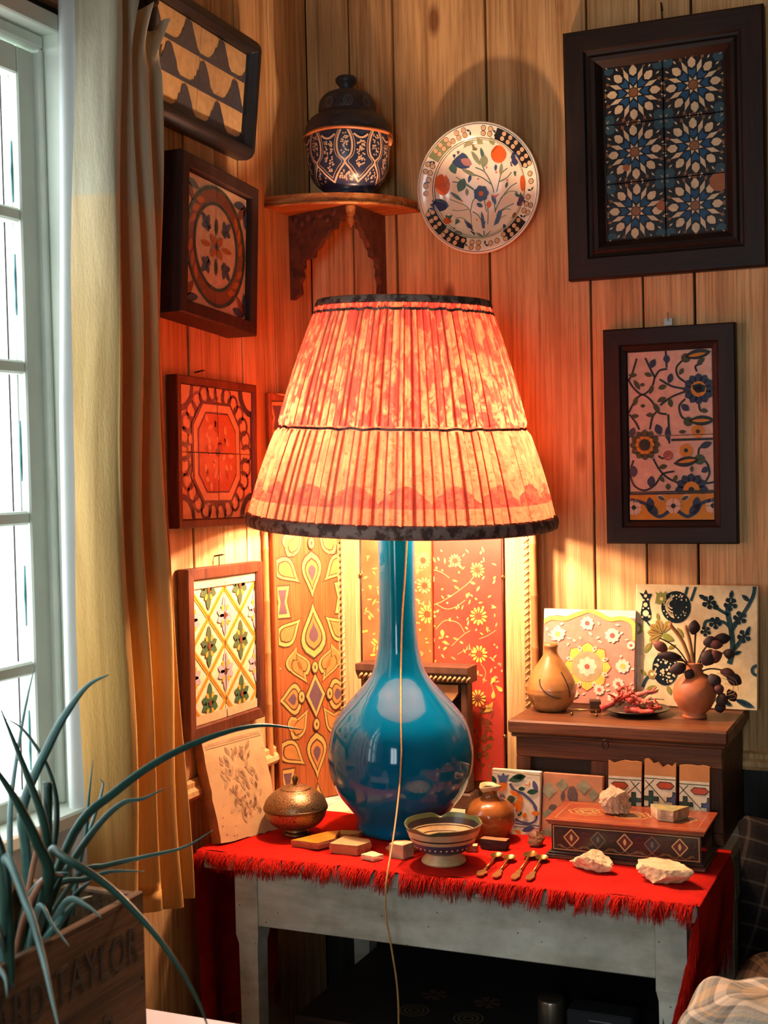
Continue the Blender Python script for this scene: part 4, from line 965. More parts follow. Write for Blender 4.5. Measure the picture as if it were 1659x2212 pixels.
# ---- painted pair of cupboard doors
dr = thing('painted_cupboard_doors', 'pair of red doors painted with yellow flowers in a pale carved frame', 'cupboard doors', (.325, -.060, .749), (math.radians(-1.2), 0, 0))
PALE = wood('pale_stripped_wood', s(176,134,84), s(204,164,110), s(224,190,140), .6, 2.0)
Z1 = .80
SX = lambda px: (px-725)/862+.08-.325
obj('frame_stile', MB().box(SX(725), SX(776), -.012, .020, 0, Z1, 0, .002), PALE, dr)
obj('frame_stile', MB().box(SX(1094), SX(1152), -.012, .020, 0, Z1, 0, .002), PALE, dr)
obj('frame_rail', MB().box(SX(776), SX(1094), -.008, .020, 0, .040, 0, .002), CHESTW, dr)
obj('frame_rail', MB().box(SX(776), SX(1094), -.010, .020, Z1-.04, Z1, 0, .002), PALE, dr)
for x in (SX(738), SX(1139)):
    mb = MB(); 
    obj('rope_moulding', MB().tube([(x,-.012,.002),(x,-.012,Z1-.002)], .0045, 8), PALE, dr, True)
    for k in range(52):
        z = .01+k*.015; mb.tube([(x-.005,-.0145,z),(x,-.0172,z+.006),(x+.005,-.0145,z+.012)], .0022, 5)
    obj('rope_twist', mb, PALE, dr, True, kind='stuff')
REDP = mat('red_door_paint', s(176,46,28), .5, var=.12, vs=7, col2=s(184,62,40)); REDP2 = mat('worn_orange_door_paint', s(180,78,38), .5, var=.15, vs=9, col2=s(190,104,60))
DY = glaze(224,176,78,.45); DY2 = glaze(206,150,90,.5); DBR = glaze(120,58,26,.5); DGR = glaze(110,80,36,.5)
p = Paint(0,0,1)
r7 = random.Random(11)
def dz(y): return (1690-(1150+y/3.88))/950+.040
D = lambda x, y: (SX(880+x/3.88), dz(y))
for x, y, R_ in ((605,280,.018),(180,670,.023),(608,675,.022),(610,1000,.021),(595,1380,.021),(150,200,.020),(420,200,.016),(160,420,.020)):
    big = y not in (200,420)
    p.flower(D(x,y), R_, 12, DY if big else DY2, DBR, 3, .36, .55, rot=r7.uniform(0,30), start=.3)
for st in ([(300,560),(420,480),(540,380),(590,300)],[(250,800),(330,720),(440,740),(490,820)],[(380,940),(480,840),(540,800)],[(430,1010),(520,960),(590,985)],[(620,1080),(660,1150),(640,1250)],[(610,870),(680,840),(750,790)],[(260,580),(340,620),(420,600),(500,540)],[(100,560),(180,600),(300,560)],[(230,280),(300,300),(370,350)],[(90,300),(150,280)],[(700,1240),(720,1300),(730,1370)]):
    p.stroke([D(*q) for q in st], .0016, DY2, 1)
for _ in range(150):
    x, y = r7.uniform(60,790), r7.uniform(120,1250)
    p.leaf(D(x,y), r7.uniform(0,360), r7.uniform(.006,.016), r7.uniform(.003,.006), r7.choice((DY,DY2,DY2)), 2)
for _ in range(60):
    x, y = r7.uniform(560,700), r7.uniform(1450,2000)
    p.leaf(D(x,y), r7.uniform(0,360), r7.uniform(.008,.02), r7.uniform(.003,.008), r7.choice((DGR,DBR,DBR,OCH)), 2)
for x, y, a in ((310,880,95),(700,1260,60),(740,1260,-40),(725,1300,-95),(640,1500,30),(720,1480,150),(720,1400,240)): p.tear(D(x,y), a, .022, .010, DY, 3)
for _ in range(70):
    x, y = r7.uniform(-380,-60), r7.uniform(150,1400); p.leaf(D(x,y), r7.uniform(0,360), r7.uniform(.006,.02), r7.uniform(.003,.007), r7.choice((DY,DY2)), 2)
LF = [(SX(779), SX(936), REDP2), (SX(940), SX(1087), REDP)]
for a, b_, m in LF:
    dl = obj('door_leaf', MB().box(a, b_, -.009, .012, .040, Z1-.04, 0, .002), m, dr)
    p.build('painted_flowers', dl, flat(0, 0, -.009), (a+.001, b_-.001, .042, Z1-.042), step=.0003)
for x in (SX(780), SX(1090)):
    rd = obj('hinge_rod', MB().tube([(x,-.012,.03),(x,-.012,Z1-.03)], .0017, 8), NAILM, dr, True)
    for z in (.150, .518): obj('hinge_knob', MB().lathe([(0,-.005),(.004,-.003),(.005,0),(.004,.003),(0,.005)], 10, c=(x,-.015,z)), BRASS, rd, True)

# ---- small carved arcade fragment
ar = thing('carved_arcade', 'small dark carved wooden arcade with rope cornice half hidden behind the vase', 'carving', (.318, -.150, .749))
AW = .276; ARD = mat('dark_arcade_wood', s(70,42,24), .6, var=.4, vs=30, bump=.4)
ARL = mat('light_arcade_wood', s(178,132,82), .6, var=.2, vs=30, bump=.3)
obj('back_panel', MB().box(-AW/2+.012, AW/2-.012, .020, .030, .03, .30), ARD, ar)
obj('cornice', MB().prism([(-.030,.300),(-.034,.308),(-.034,.322),(.030,.322),(.030,.285),(-.018,.285)], -AW/2, AW/2, mp=lambda a, x, z: (x, a, z)), ARD, ar)
mb = MB()
for k in range(24): x = -AW/2+.006+k*.0115; mb.tube([(x,-.026,.290),(x+.005,-.031,.295),(x+.011,-.031,.301)], .0028, 5)
obj('rope_cornice', mb, ARL, ar, True, kind='stuff')
obj('plinth', MB().box(-AW/2, AW/2, -.026, .030, 0, .035, 0, .003), ARD, ar)
for x in (-AW/2+.010, AW/2-.024): obj('side_post', MB().box(x, x+.016, -.016, .020, .035, .285, 0, .003), ARD, ar)
for z in (.115, .205): obj('shelf_rail', MB().box(-AW/2+.012, AW/2-.010, -.014, .020, z-.005, z+.005, 0, .002), ARD, ar)
cap = [(-.030,.28),(-.030,.262),(-.022,.250),(-.012,.240),(-.008,.222),(-.008,.21),(.008,.21),(.008,.222),(.012,.240),(.022,.250),(.030,.262),(.030,.28)]
for cx in (-.078, .078): obj('column_capital', MB().prism([(cx+a, z) for a, z in cap], -.016, .004), ARL, ar)
for cx in (-.06, -.02, .02, .06, .10, -.10):
    for z0 in (.035, .120): obj('colonnette', MB().lathe([(.005,0),(.006,.006),(.003,.012),(.0035,.05),(.006,.060),(.008,.074)], 10, c=(cx,-.004,z0)), ARD, ar, True)

# ---- sheet of paper under the vase
pa = obj('paper_sheet', MB().grid(8, 6, lambda u, w: (.135+.36*u, -.350+.20*w+.03*u, .7492+.0009*math.sin(u*3)**2+ (.0055 if w < 0 else 0))), mat('cream_paper', s(226,200,158), .8, var=.04), None, True)
tag(pa, 'cream sheet of paper lying on the table behind the vase', 'paper')

# ================================================================== ON THE CHEST
def lean_tile(name, label, W, H, t, base, x, y, z, lean, yaw=0, cat='tile', roll=0.):
    o = thing(name, label, cat, (x, y, z), (math.radians(-lean), math.radians(roll), math.radians(yaw)))
    body = obj('tile_body', MB().box(-W/2, W/2, 0, t, 0, H, 0, .002), base, o)
    return o
# pink arabesque tile
tp = lean_tile('arabesque_tile', 'square pink and yellow arabesque tile leaning on the wall above the chest', .212, .212, .016, glaze(196,138,116,.18), .704, -.088, .9865, 9)
p = Paint(255, 830, .212/550, .212/570, flip=True)
AYL = glaze(226,190,86,.2); AWH = glaze(230,210,180,.2); ARD2 = glaze(196,92,84,.2); AGG = glaze(176,160,120,.2); APK = glaze(206,150,126,.2)
p.poly([(250,255),(810,255),(810,310),(700,300),(640,310),(590,285),(530,268),(470,285),(420,310),(330,300),(255,330)], AWH, 1)
p.stroke([(255,345),(300,318),(360,322),(400,318),(440,300),(480,285),(528,268),(580,285),(620,305),(660,318),(720,310),(770,325),(795,360),(800,440)], 26, AYL, 2)
c = (525,605)
st = []
for k in range(32):
    a = 2*PI*k/32; r_ = 132*(1+.10*math.cos(8*a)); st.append((c[0]+r_*math.cos(a), c[1]+r_*math.sin(a)*1.03))
p.poly(st, ARD2, 1); p.poly([(c[0]+(x-c[0])*.96, c[1]+(y-c[1])*.96) for x, y in st], AYL, 2); p.disc(c, 92, AGG, 3, 20)
p.flower(c, 60, 8, AWH, ARD2, 4, .25, .8)
for k in range(8):
    a = 22+45*k; q = (c[0]+108*math.cos(math.radians(a)), c[1]+108*math.sin(math.radians(a))); p.leaf((q[0]-14*math.cos(math.radians(a)), q[1]-14*math.sin(math.radians(a))), a, 40, 24, AWH, 5); p.leaf(q, a, 16, 10, ARD2, 6)
for x, y, R_ in ((520,345,42),(345,415,46),(670,415,46),(735,595,44),(710,700,36),(300,560,40),(600,740,34),(680,785,34),(330,740,40),(450,770,30),(760,790,26),(780,470,26)):
    p.flower((x,y), R_, 9, AWH, AYL if x % 2 else ARD2, 4, .34, .8)
for _ in range(60):
    x, y = r7.uniform(270,795), r7.uniform(340,820)
    if math.hypot(x-c[0], y-c[1]) > 150: p.leaf((x,y), r7.uniform(0,360), r7.uniform(18,34), r7.uniform(9,15), AWH, 3)
p2_ = Paint(); ox = -275*.212/550
p2_.items = [([(u+ox, v) for u, v in pts], m, l) for pts, m, l in p.items]
p2_.build('glaze_pattern', tp, flat(0,0,0), (-.105,.105,.001,.211))
# white floral tile
tw = lean_tile('floral_tile', 'large cream tile with dark green pomegranate and blossom painting, behind the clay pot', .266, .268, .016, glaze(216,198,152,.15), .938, -.066, .9865, 7, cat='tile')
p = Paint(822, 1612, .266/1560, .268/1560, flip=True)
DK = glaze(22,32,36,.15); DT = glaze(34,62,66,.15); GL = glaze(120,128,58,.2); OLV = glaze(150,124,62,.2); CRT = glaze(216,198,152,.2)
p.stroke([(1560,50),(1540,180),(1460,340),(1340,520),(1270,640)], 46, DT, 1); p.stroke([(1250,1040),(1290,860),(1270,620),(1230,420),(1230,300)], 64, DT, 1)
p.stroke([(1240,430),(1150,380),(1080,340)], 40, DT, 1); p.stroke([(1250,580),(1180,520),(1040,500),(950,520),(930,600)], 40, DT, 1); p.stroke([(1300,860),(1380,760),(1420,700)], 50, DT, 1); p.stroke([(1290,560),(1360,480)], 46, DT, 1)
p.stroke([(820,80),(760,260)], 34, DT, 1); p.stroke([(715,80),(690,180)], 34, DT, 1)
for x, y, R_ in ((990,270,95),(1260,290,90),(1380,460,90),(1070,530,85),(1430,690,88),(950,640,70),(690,1130,60)): p.flower((x,y), R_, 5, DK, DK, 2, .28, .62, rot=r7.uniform(0,70))
p.disc((1075,330), 36, DK, 2)
for x, y, a, L_, w in ((860,180,30,110,60),(1260,230,-80,120,56),(1400,170,40,130,60),(1500,560,110,110,50),(1290,920,-20,120,50),(430,430,100,0,1),(330,420,80,110,44),(590,600,60,150,60),(260,800,125,170,70),(470,880,-30,120,50),(120,1160,40,100,50),(190,1410,-20,150,60),(470,1340,70,130,60),(1320,1480,20,260,80),(1180,1500,30,120,60)):
    if L_: p.leaf((x,y), a, L_, w, GL if x < 850 else DT, 2); p.leaf((x+4,y), a, L_*.8, w*.35, OLV if x < 850 else DK, 3)
p.disc((570,340), 190, DK, 2, 24, ry=205)
for k in range(-2, 3):
    p.ring((560+k*16, 330+k*12), 120-14*abs(k)+k*20, 16, CRT, 4, 14, 100+k*4, 240)
for _ in range(36):
    a = r7.uniform(0,360); r_ = r7.uniform(.55,.92)*185; p.disc((570+r_*math.cos(math.radians(a)), 340+r_*math.sin(math.radians(a))), r7.uniform(7,13), CRT, 4, 7)
p.poly([(300,300),(320,190),(300,150),(350,170),(370,140),(400,180),(440,130),(450,260),(400,300),(330,300)], GL, 5); p.disc((385,240), 24, CRT, 6, 8)
p.poly([(90,160),(150,180),(175,120),(200,180),(260,175),(220,260),(230,350),(250,430),(235,510),(180,540),(120,500),(112,420),(130,330),(140,240)], DK, 2)
for x, y, r_ in ((175,205,22),(175,320,30),(180,430,42),(145,365,12),(215,365,12),(135,480,16),(228,470,18),(150,260,14),(205,250,14)): p.disc((x,y), r_, CRT, 4, 9)
p.stroke([(190,530),(230,580),(280,620)], 26, DT, 1)
for a in (150,185,215,250,300): p.tear((400,690), a, 200, 95, OLV, 3); p.stroke([(400,690),(400+170*math.cos(math.radians(a)), 690+170*math.sin(math.radians(a)))], 5, DK, 4)
p.leaf((380,690), 25, 180, 90, GL, 4)
p.disc((440,1130), 168, DK, 2, 20, ry=215)
for _ in range(52):
    a = r7.uniform(0,360); r_ = math.sqrt(r7.random())*150; p.disc((440+r_*math.cos(math.radians(a)), 1130+r_*1.25*math.sin(math.radians(a))), r7.uniform(9,20), CRT, 4, 7)
p.flower((270,1210), 60, 6, OLV, CRT, 3, .4, 1.0); p.stroke([(150,1380),(190,1280),(250,1220)], 40, DT, 1)
for c_ in ((70,630),(1590,1110)): p.ring(c_, 58, 40, GL if c_[0] < 100 else DT, 2, 14)
p.build('glaze_pattern', tw, flat(0,0,0), (-.131,.131,.002,.266))

# gourd bottle
def jit_(amp, f=3, seed=0):
    return lambda r, z, a, k: (r*(1+amp*math.sin(f*a+k*.7+seed)), z)
GD = mat('ochre_glazed_gourd', s(176,122,66), .3, var=.25, vs=20, bump=.25, bs=40, coat=.3)
gp = [(0,0),(.030,0),(.034,.004),(.046,.016),(.053,.036),(.0535,.052),(.047,.072),(.036,.092),(.024,.110),(.0165,.122),(.0145,.132),(.0165,.141),(.014,.147),(.0,.148)]
go = obj('gourd_bottle', MB().lathe(gp[:3]+_smooth(gp[3:12],4)+gp[12:], 40, cap=False, jit=lambda r,z,a,k: (r*(1+.012*math.sin(z*520)*(z < .07)+.01*math.sin(2*a)), z)), GD, None, True, loc=(.646,-.170,.9855))
tag(go, 'ochre gourd shaped bottle with closed neck and dark drips on the chest', 'bottle')
DRIP = mat('dark_drip', s(56,44,34), .3)
def gr(z):
    for (r0,z0),(r1,z1) in zip(gp[2:], gp[3:]):
        if z0 <= z <= z1 and z1 > z0: return r0+(r1-r0)*(z-z0)/(z1-z0)
    return .05
for path in ([(-1.85,.074),(-1.75,.060),(-1.5,.046),(-1.15,.036),(-.9,.034)],[(-.70,.088),(-.60,.072),(-.50,.050),(-.46,.034)]):
    obj('glaze_drip', MB().tube(_smooth([((gr(z)+.0005)*math.cos(a), (gr(z)+.0005)*math.sin(a), z) for a, z in path], 5), .0014, 6), DRIP, go, True)
# small brass balance
bl = thing('brass_balance', 'tiny brass rod stand on ball feet in front of the gourd bottle', 'ornament', (.731,-.218,.985))
obj('rod', MB().tube([(-.034,0,.013),(.034,.002,.013)], .0022, 8), BRASS, bl, True)
for x in (-.027, .027): obj('foot', MB().tube([(x,0,.013),(x,0,.004)], .0013, 6).lathe([(0,0),(.003,.001),(.0035,.0035),(.003,.006),(0,.007)], 10, c=(x,0,0)), BRASS, bl, True)
cbk = obj('wooden_cube', MB().box(-.012,.012,-.012,.012,0,.026,0,.002), CHESTD, None, loc=(.742,-.165,.9855), rot=(0,0,.3)); tag(cbk, 'small dark wooden cube beside the coral dish', 'block')
# dish with coral
DI = mat('dark_tin_dish', s(70,62,56), .3, .7, var=.2)
di = obj('coral_dish', MB().lathe([(0,.001),(.040,.0),(.044,.003),(.066,.011),(.070,.0125),(.070,.0145),(.066,.0135),(.044,.006),(0,.004)], 48, cap=False), DI, None, True, loc=(.833,-.165,.985)); tag(di, 'shallow round metal dish holding coral on the chest', 'dish')
CO = [mat('coral_red', s(196,70,56), .5, var=.2, vs=40, bump=.3), mat('coral_pink', s(206,110,92), .5, var=.2, vs=40, bump=.3), mat('coral_tan', s(176,130,84), .6, var=.2, vs=40)]
r8 = random.Random(21)
def coral(c, sz, m, yaw, label, up=.35):
    o = thing('coral_branch', label, 'coral', c, (0, 0, yaw), 'coral branches heaped on the metal dish')
    def br_(p0, d, L_, r0, depth):
        pts = [p0]; v = Vector(d)
        for i in range(4):
            v = (v + Vector((r8.uniform(-.5,.5), r8.uniform(-.5,.5), r8.uniform(-.25,.3)))).normalized(); nxt = Vector(pts[-1])+v*L_/4
            nxt.z = max(nxt.z, r0*.6); pts.append(tuple(nxt))
        mbx.tube(_smooth(pts,3), [r0*(1-.5*i/(3*4))*(1+.15*math.sin(i*2)) for i in range(13)], 7)
        if depth:
            for k in (2,3): br_(pts[k], (r8.uniform(-1,1), r8.uniform(-1,1), r8.uniform(0,.6)), L_*.55, r0*.65, depth-1)
    mbx = MB(); br_((-sz*.5,0,.006), (1,0,up*.5), sz, .0078, 2); obj('coral_body', mbx, m, o, True)
for x, y, z, sz, m, yw, lb in ((.800,-.195,.994,.075,0,.1,'red coral branch lying at the front of the metal dish'),(.850,-.192,.994,.070,0,.3,'thick red coral branch over the dish edge nearest the clay pot'),(.815,-.170,1.002,.065,1,2.4,'pink coral branch in the middle of the metal dish'),(.835,-.160,1.008,.06,1,-.6,'pale pink coral branch on top of the coral heap'),(.80,-.165,1.004,.055,2,1.3,'tan knobbly coral branch at the gourd side of the dish'),(.862,-.165,.998,.055,2,.5,'tan coral branch at the back of the metal dish'),(.822,-.180,1.012,.05,0,1.9,'short red coral branch standing at the top of the heap'),(.845,-.178,1.004,.05,1,2.9,'short pink coral branch beside the dry twig')):
    coral((x,y,z), sz, CO[m], yw, lb)
tw_ = MB(); 
for a, b_ in (((.0,0,.016),(-.045,.01,.048)),((.0,0,.016),(.045,-.005,.044)),((.01,0,.016),(.055,0,.022))): tw_.tube([a, ((a[0]+b_[0])/2, .004, (a[2]+b_[2])/2+.003), b_], [.0014,.0012,.0008], 5)
two = obj('dry_twig', tw_, mat('dry_twig', s(52,36,26), .8), None, True, loc=(.838,-.170,.998)); tag(two, 'thin dry forked twig stuck in the coral heap', 'twig')

# clay pot with dried pods
cp = thing('clay_pot', 'small round terracotta pot with broken neck on the chest', 'pot', (.956,-.165,.985))
TC = mat('terracotta_pot', s(186,104,62), .55, var=.22, vs=14, bump=.35, bs=60)
obj('pot_body', MB().lathe([(0,0),(.024,0),(.026,.004),(.022,.009),(.033,.020),(.043,.038),(.0455,.054),(.042,.070),(.031,.084),(.019,.094),(.016,.104),(.018,.112),(.0195,.116),(.0165,.117),(.013,.104),(.010,.09)], 36, cap=False, jit=lambda r,z,a,k: (r, z-(.010*max(0,math.sin(a+.6)) if k in (11,12,13) else 0))), TC, cp, True)
dp = thing('dried_seed_pods', 'dried stems with dark curled leaves and pods standing in the clay pot', 'dried plant', (.956,-.165,1.075))
TWG = mat('dried_stem', s(74,48,34), .8, var=.3); TWL = mat('pale_dried_stem', s(176,124,70), .7); POD = mat('dried_leaf_dark', s(52,32,28), .7, var=.35, vs=30); PODB = mat('dried_pod_brown', s(112,60,46), .6, var=.3, vs=30)
Rv = CR
def off(r_, u_, d_=0.): return tuple(Rv*r_+CD*d_+Vector((0,0,u_*(.78 if u_ > 0 else 1))))
stems = [((-.052,.140,.0),TWL,.0042),((-.020,.135,.01),TWL,.004),((.006,.110,-.01),TWG,.0022),((.040,.090,.0),TWG,.002),((-.075,.105,.01),TWG,.0015),((-.062,.060,.02),TWG,.002),((.062,.060,.01),TWG,.0016),((.070,.010,.02),TWG,.0018),((.050,-.020,.02),TWG,.0018),((-.045,.045,.02),TWG,.0018),((.030,.055,.015),TWG,.004)]
for (rx, uz, dd), m, r_ in stems:
    mid = off(rx*.45, uz*.55+.012, dd*.5); obj('stem', MB().tube(_smooth([(0,0,0), mid, off(rx, uz, dd)], 5), r_, 7), m, dp, True)
def pod(rx, uz, dd, L_, w, ang_, m, th=.45):
    mbp = MB(); N = 7; a = math.radians(ang_); dv = Rv*math.cos(a)+Vector((0,0,math.sin(a))); up_ = CD
    P_ = [Vector(off(rx,uz,dd))+dv*L_*(i/N)+CD*.004*math.sin(PI*i/N) for i in range(N+1)]
    mbp.tube([tuple(q) for q in P_], [max(.0006, w*.5*math.sin(PI*(.06+.9*i/N))**.8) for i in range(N+1)], 8, flat=th, up=tuple(CD)); obj('dried_leaf', mbp, m, dp, True)
for a in ((.000,.108,-.01,.030,.026,80,POD),(.020,.085,.0,.030,.026,10,POD),(.045,.095,-.01,.035,.024,0,POD),(.030,.085,.005,.030,.020,-10,PODB),(.060,.062,.01,.024,.022,-20,POD),(.016,.030,.02,.036,.034,60,POD),(.022,.045,.02,.034,.028,20,PODB),(-.058,.070,.01,.034,.022,150,PODB),(-.030,.050,.015,.050,.020,170,POD),(-.022,.030,.02,.036,.026,-160,POD),(-.01,.018,.02,.022,.022,-120,POD),(.050,.012,.02,.030,.020,-10,PODB),(.040,-.015,.025,.026,.022,-70,PODB),(.064,.0,.02,.034,.026,-30,POD),(.066,-.03,.02,.028,.022,-60,POD),(.045,-.055,.025,.022,.024,-80,POD),(.028,.004,.02,.034,.030,-60,POD),(.052,-.035,.03,.03,.026,-100,POD)): pod(*a)
for k in range(5):
    q0 = off(.04+.008*k, .01-.012*k, .03); q1 = off(.075, -.005-.01*k, .035); q2 = off(.085-.02*k, -.03-.006*k, .03)
    obj('tendril', MB().tube(_smooth([q0,q1,q2],5), .0006, 5), TWL, dp, True)

# ================================================================== ON THE TABLE
ZC = .7545      # top of the cloth
ZT = .748       # bare table top
# scroll tile
ts = lean_tile('scroll_tile', 'white tile with blue, orange and green leaf scrolls behind the brown jar', .108, .138, .014, glaze(224,206,170,.15), .612, -.345, ZT, 9)
p = Paint(1070, 690, .108/400, .138/535, flip=True)
TB = glaze(74,78,110,.15); TO = glaze(214,112,30,.2); TG = glaze(34,66,44,.15)
for st, m, w in (([(1220,270),(1260,320),(1340,350),(1420,420),(1440,480)],TB,22),([(1440,470),(1440,540),(1390,575),(1310,565),(1270,540)],TB,16),([(1080,290),(1100,270)],TG,20),([(1290,520),(1310,510),(1320,490)],TG,16),([(1340,270),(1375,272),(1380,245)],TO,8)): p.stroke(st, w, m, 1)
p.stroke([(1060,580),(1480,590)], 10, TB, 2); p.stroke([(1060,600),(1480,612)], 5, TB, 2); p.stroke([(1065,172),(1480,190)], 6, OLV, 2)
p.poly([(1115,205),(1150,215),(1165,185),(1180,210),(1215,200),(1195,250),(1180,285),(1150,280),(1130,245)], TB, 2)
for x, y, a, L_, w, m in ((1210,250,-20,150,60,TG),(1240,220,-10,110,46,TG),(1070,215,60,80,40,TG),(1360,330,-10,90,44,TG),(1290,310,-10,60,34,TG),(1200,400,-10,70,60,TG),(1110,330,-30,110,70,TO),(1220,330,20,90,40,TO),(1290,350,60,80,44,TO),(1280,400,70,90,60,TO),(1400,490,0,70,40,TO),(1340,540,-70,50,40,TO),(1140,370,30,60,44,TB),(1410,230,70,100,40,TB),(1270,640,20,60,30,TO),(1330,640,-20,110,44,TB),(1150,640,0,90,40,TB),(1420,410,70,70,30,TB)): p.leaf((x,y), a, L_, w, m, 3)
ox = -.054; p.items = [([(u+ox, v) for u, v in pts], m, l) for pts, m, l in p.items]
p.build('glaze_pattern', ts, flat(0,0,0), (-.053,.053,.001,.137))
# worn pink tile
WT = mat('worn_pink_terracotta', s(176,116,76), .75, var=.2, vs=18, bump=.5, bs=60)
tn = lean_tile('worn_tile', 'worn pink terracotta tile with faded green pattern beside the scroll tile', .128, .136, .013, WT, .732, -.340, ZT, 10)
p = Paint(); FG = mat('faded_green_glaze', s(128,124,90), .6, var=.35, vs=50); FD = mat('faded_dark_glaze', s(92,66,52), .6, var=.3, vs=60)
for x, z, R_ in ((-.05,.10,.018),(-.022,.112,.014),(.024,.112,.016),(.045,.098,.012),(-.046,.05,.016),(-.05,.012,.014),(-.02,.02,.01)): p.disc((x,z), R_, FG, 1, 4)
p.disc((.0,.095), .011, FD, 2, 9, ry=.017); p.leaf((-.022,.08), 80, .022, .008, FD, 2); p.leaf((-.05,.062), 20, .02, .012, FD, 2); p.leaf((.03,.07), 160, .02, .006, FD, 2)
p.build('faded_pattern', tn, flat(0,0,0), (-.063,.063,.001,.135))
# three broken strapwork tiles
GW = glaze(220,200,164,.2); GK = glaze(24,22,24,.3); GR_ = glaze(176,70,36,.25); GG = glaze(48,72,60,.2); GB = glaze(76,84,116,.2); GY = glaze(206,150,54,.2)
CLAYB = mat('bare_clay_break', s(186,120,64), .8, bump=.3)
def strap_tile(cx, W, H, tops, label, yaw, mirror):
    o = thing('strapwork_tile_fragment', label, 'tile fragment', (cx, -.324, ZT), (math.radians(-6), 0, math.radians(yaw)), 'broken strapwork tiles propped against the chest')
    poly = [(-W/2,0),(W/2,0)] + [(W/2-W*i/(len(tops)-1), H+t) for i, t in enumerate(tops)]
    obj('tile_body', MB().prism(poly, 0, .012), CLAYB, o)
    p = Paint(); zt = H-.030
    p.poly([(-W/2,0),(W/2,0),(W/2,zt),(-W/2,zt)], GW, 1)
    m_ = -1 if mirror else 1
    X = lambda x: m_*x
    p.poly([(X(x),z) for x, z in ((-.030,zt-.018),(-.022,zt-.011),(.0,zt-.011),(.008,zt-.018),(.0,zt-.026),(-.022,zt-.026))], GK, 2); p.poly([(X(x),z) for x, z in ((-.028,zt-.018),(-.021,zt-.0125),(-.001,zt-.0125),(.006,zt-.018),(-.001,zt-.0245),(-.021,zt-.0245))], GR_, 3)
    for cx_, cz_, m in ((.018,zt-.046,GG),(-.030,zt-.046,GB)):
        for w, mm, l in ((.0062,GK,2),(.005,m,3)): p.poly([(X(cx_+a*.016),cz_+b_*.016) for a, b_ in ((-1,.3),(-.3,.3),(-.3,1),(.3,1),(.3,.3),(1,.3),(1,-.3),(.3,-.3),(.3,-1),(-.3,-1),(-.3,-.3),(-1,-.3))] if mm is GK else [(X(cx_+a*.0138),cz_+b_*.0138) for a, b_ in ((-1,.26),(-.26,.26),(-.26,1),(.26,1),(.26,.26),(1,.26),(1,-.26),(.26,-.26),(.26,-1),(-.26,-1),(-.26,-.26),(-1,-.26))], mm, l)
    for k, mm, l in ((.026,GK,2),(.0235,GY,3)):
        p.poly([(X(-.006)+(k if i % 2 == 0 else k*.72)*math.cos(PI*i/8), zt-.082+(k if i % 2 == 0 else k*.72)*math.sin(PI*i/8)) for i in range(16)], mm, l)
    for a in (60,90,120,240,300,0,180): p.leaf((X(-.006), zt-.082), a, .016, .002, GK, 4)
    for st in ([(.012,zt-.008),(.034,zt-.032)],[(-.034,zt-.030),(-.012,zt-.052),(.01,zt-.030),(.030,zt-.010)],[(.010,zt-.060),(.034,zt-.064)],[(-.034,zt-.064),(-.022,zt-.060)],[(-.034,zt-.006),(.034,zt-.006)]): p.stroke([(X(a),b_) for a, b_ in st], .0016, GK, 3, smooth=False)
    p.poly([(X(x),z) for x, z in ((.024,zt-.066),(.034,zt-.060),(.034,zt-.09),(.026,zt-.09))], GR_, 2)
    p.build('strapwork_pattern', o, flat(0,0,0), (-W/2+.0005, W/2-.0005, .001, zt))
strap_tile(.840, .068, .166, (0,.002,.001,.003,.0,-.004,.001), 'broken strapwork tile nearest the worn pink tile, behind the inlaid box', 3, False)
strap_tile(.911, .064, .172, (0,-.010,-.006,-.012,-.002,-.006,.004,.002), 'middle broken strapwork tile with jagged top, behind the inlaid box', -1, True)
strap_tile(.980, .060, .166, (0,.003,.001,.002,.002,0), 'broken strapwork tile farthest right, behind the inlaid box', 0, True)

# inlaid box
bx = thing('inlaid_box', 'brown lacquer box with inlaid diamonds and rosettes on its lid', 'box', (.876, -.412, ZC), (0,0,math.radians(.6)))
LQ = mat('dark_lacquer', s(40,34,26), .35, var=.25, vs=30, coat=.3); LQR = mat('red_brown_lacquer', s(150,66,34), .3, var=.18, vs=20, coat=.4); INL = glaze(214,170,104,.35); IND = glaze(120,98,58,.4); INB = glaze(40,52,64,.4); INR = glaze(96,44,30,.4)
BW, BD = .302, .140
obj('body', MB().box(-BW/2+.006, BW/2-.006, -BD/2+.006, BD/2-.006, .012, .066), LQ, bx)
obj('base_moulding', MB().box(-BW/2-.004, BW/2+.004, -BD/2-.004, BD/2+.004, 0, .008, 0, .001).box(-BW/2, BW/2, -BD/2, BD/2, .008, .012, 0, .001), LQ, bx)
ldb = obj('lid', MB().box(-BW/2-.004, BW/2+.004, -BD/2-.004, BD/2+.004, .072, .077, 0, .001).box(-BW/2, BW/2, -BD/2, BD/2, .066, .072, 0, .001), LQR, bx)
p = Paint()
ph2 = lambda u, v, h: (u, -BD/2+.006-h, v)
for x0_, x1_, z in ((-.142,.142,.0165),(-.142,.142,.0615)): p.stroke([(x0_,z),(x1_,z)], .0012, INL, 1)
for x in (-.141,.141): p.stroke([(x,.0165),(x,.0615)], .0012, INL, 1)
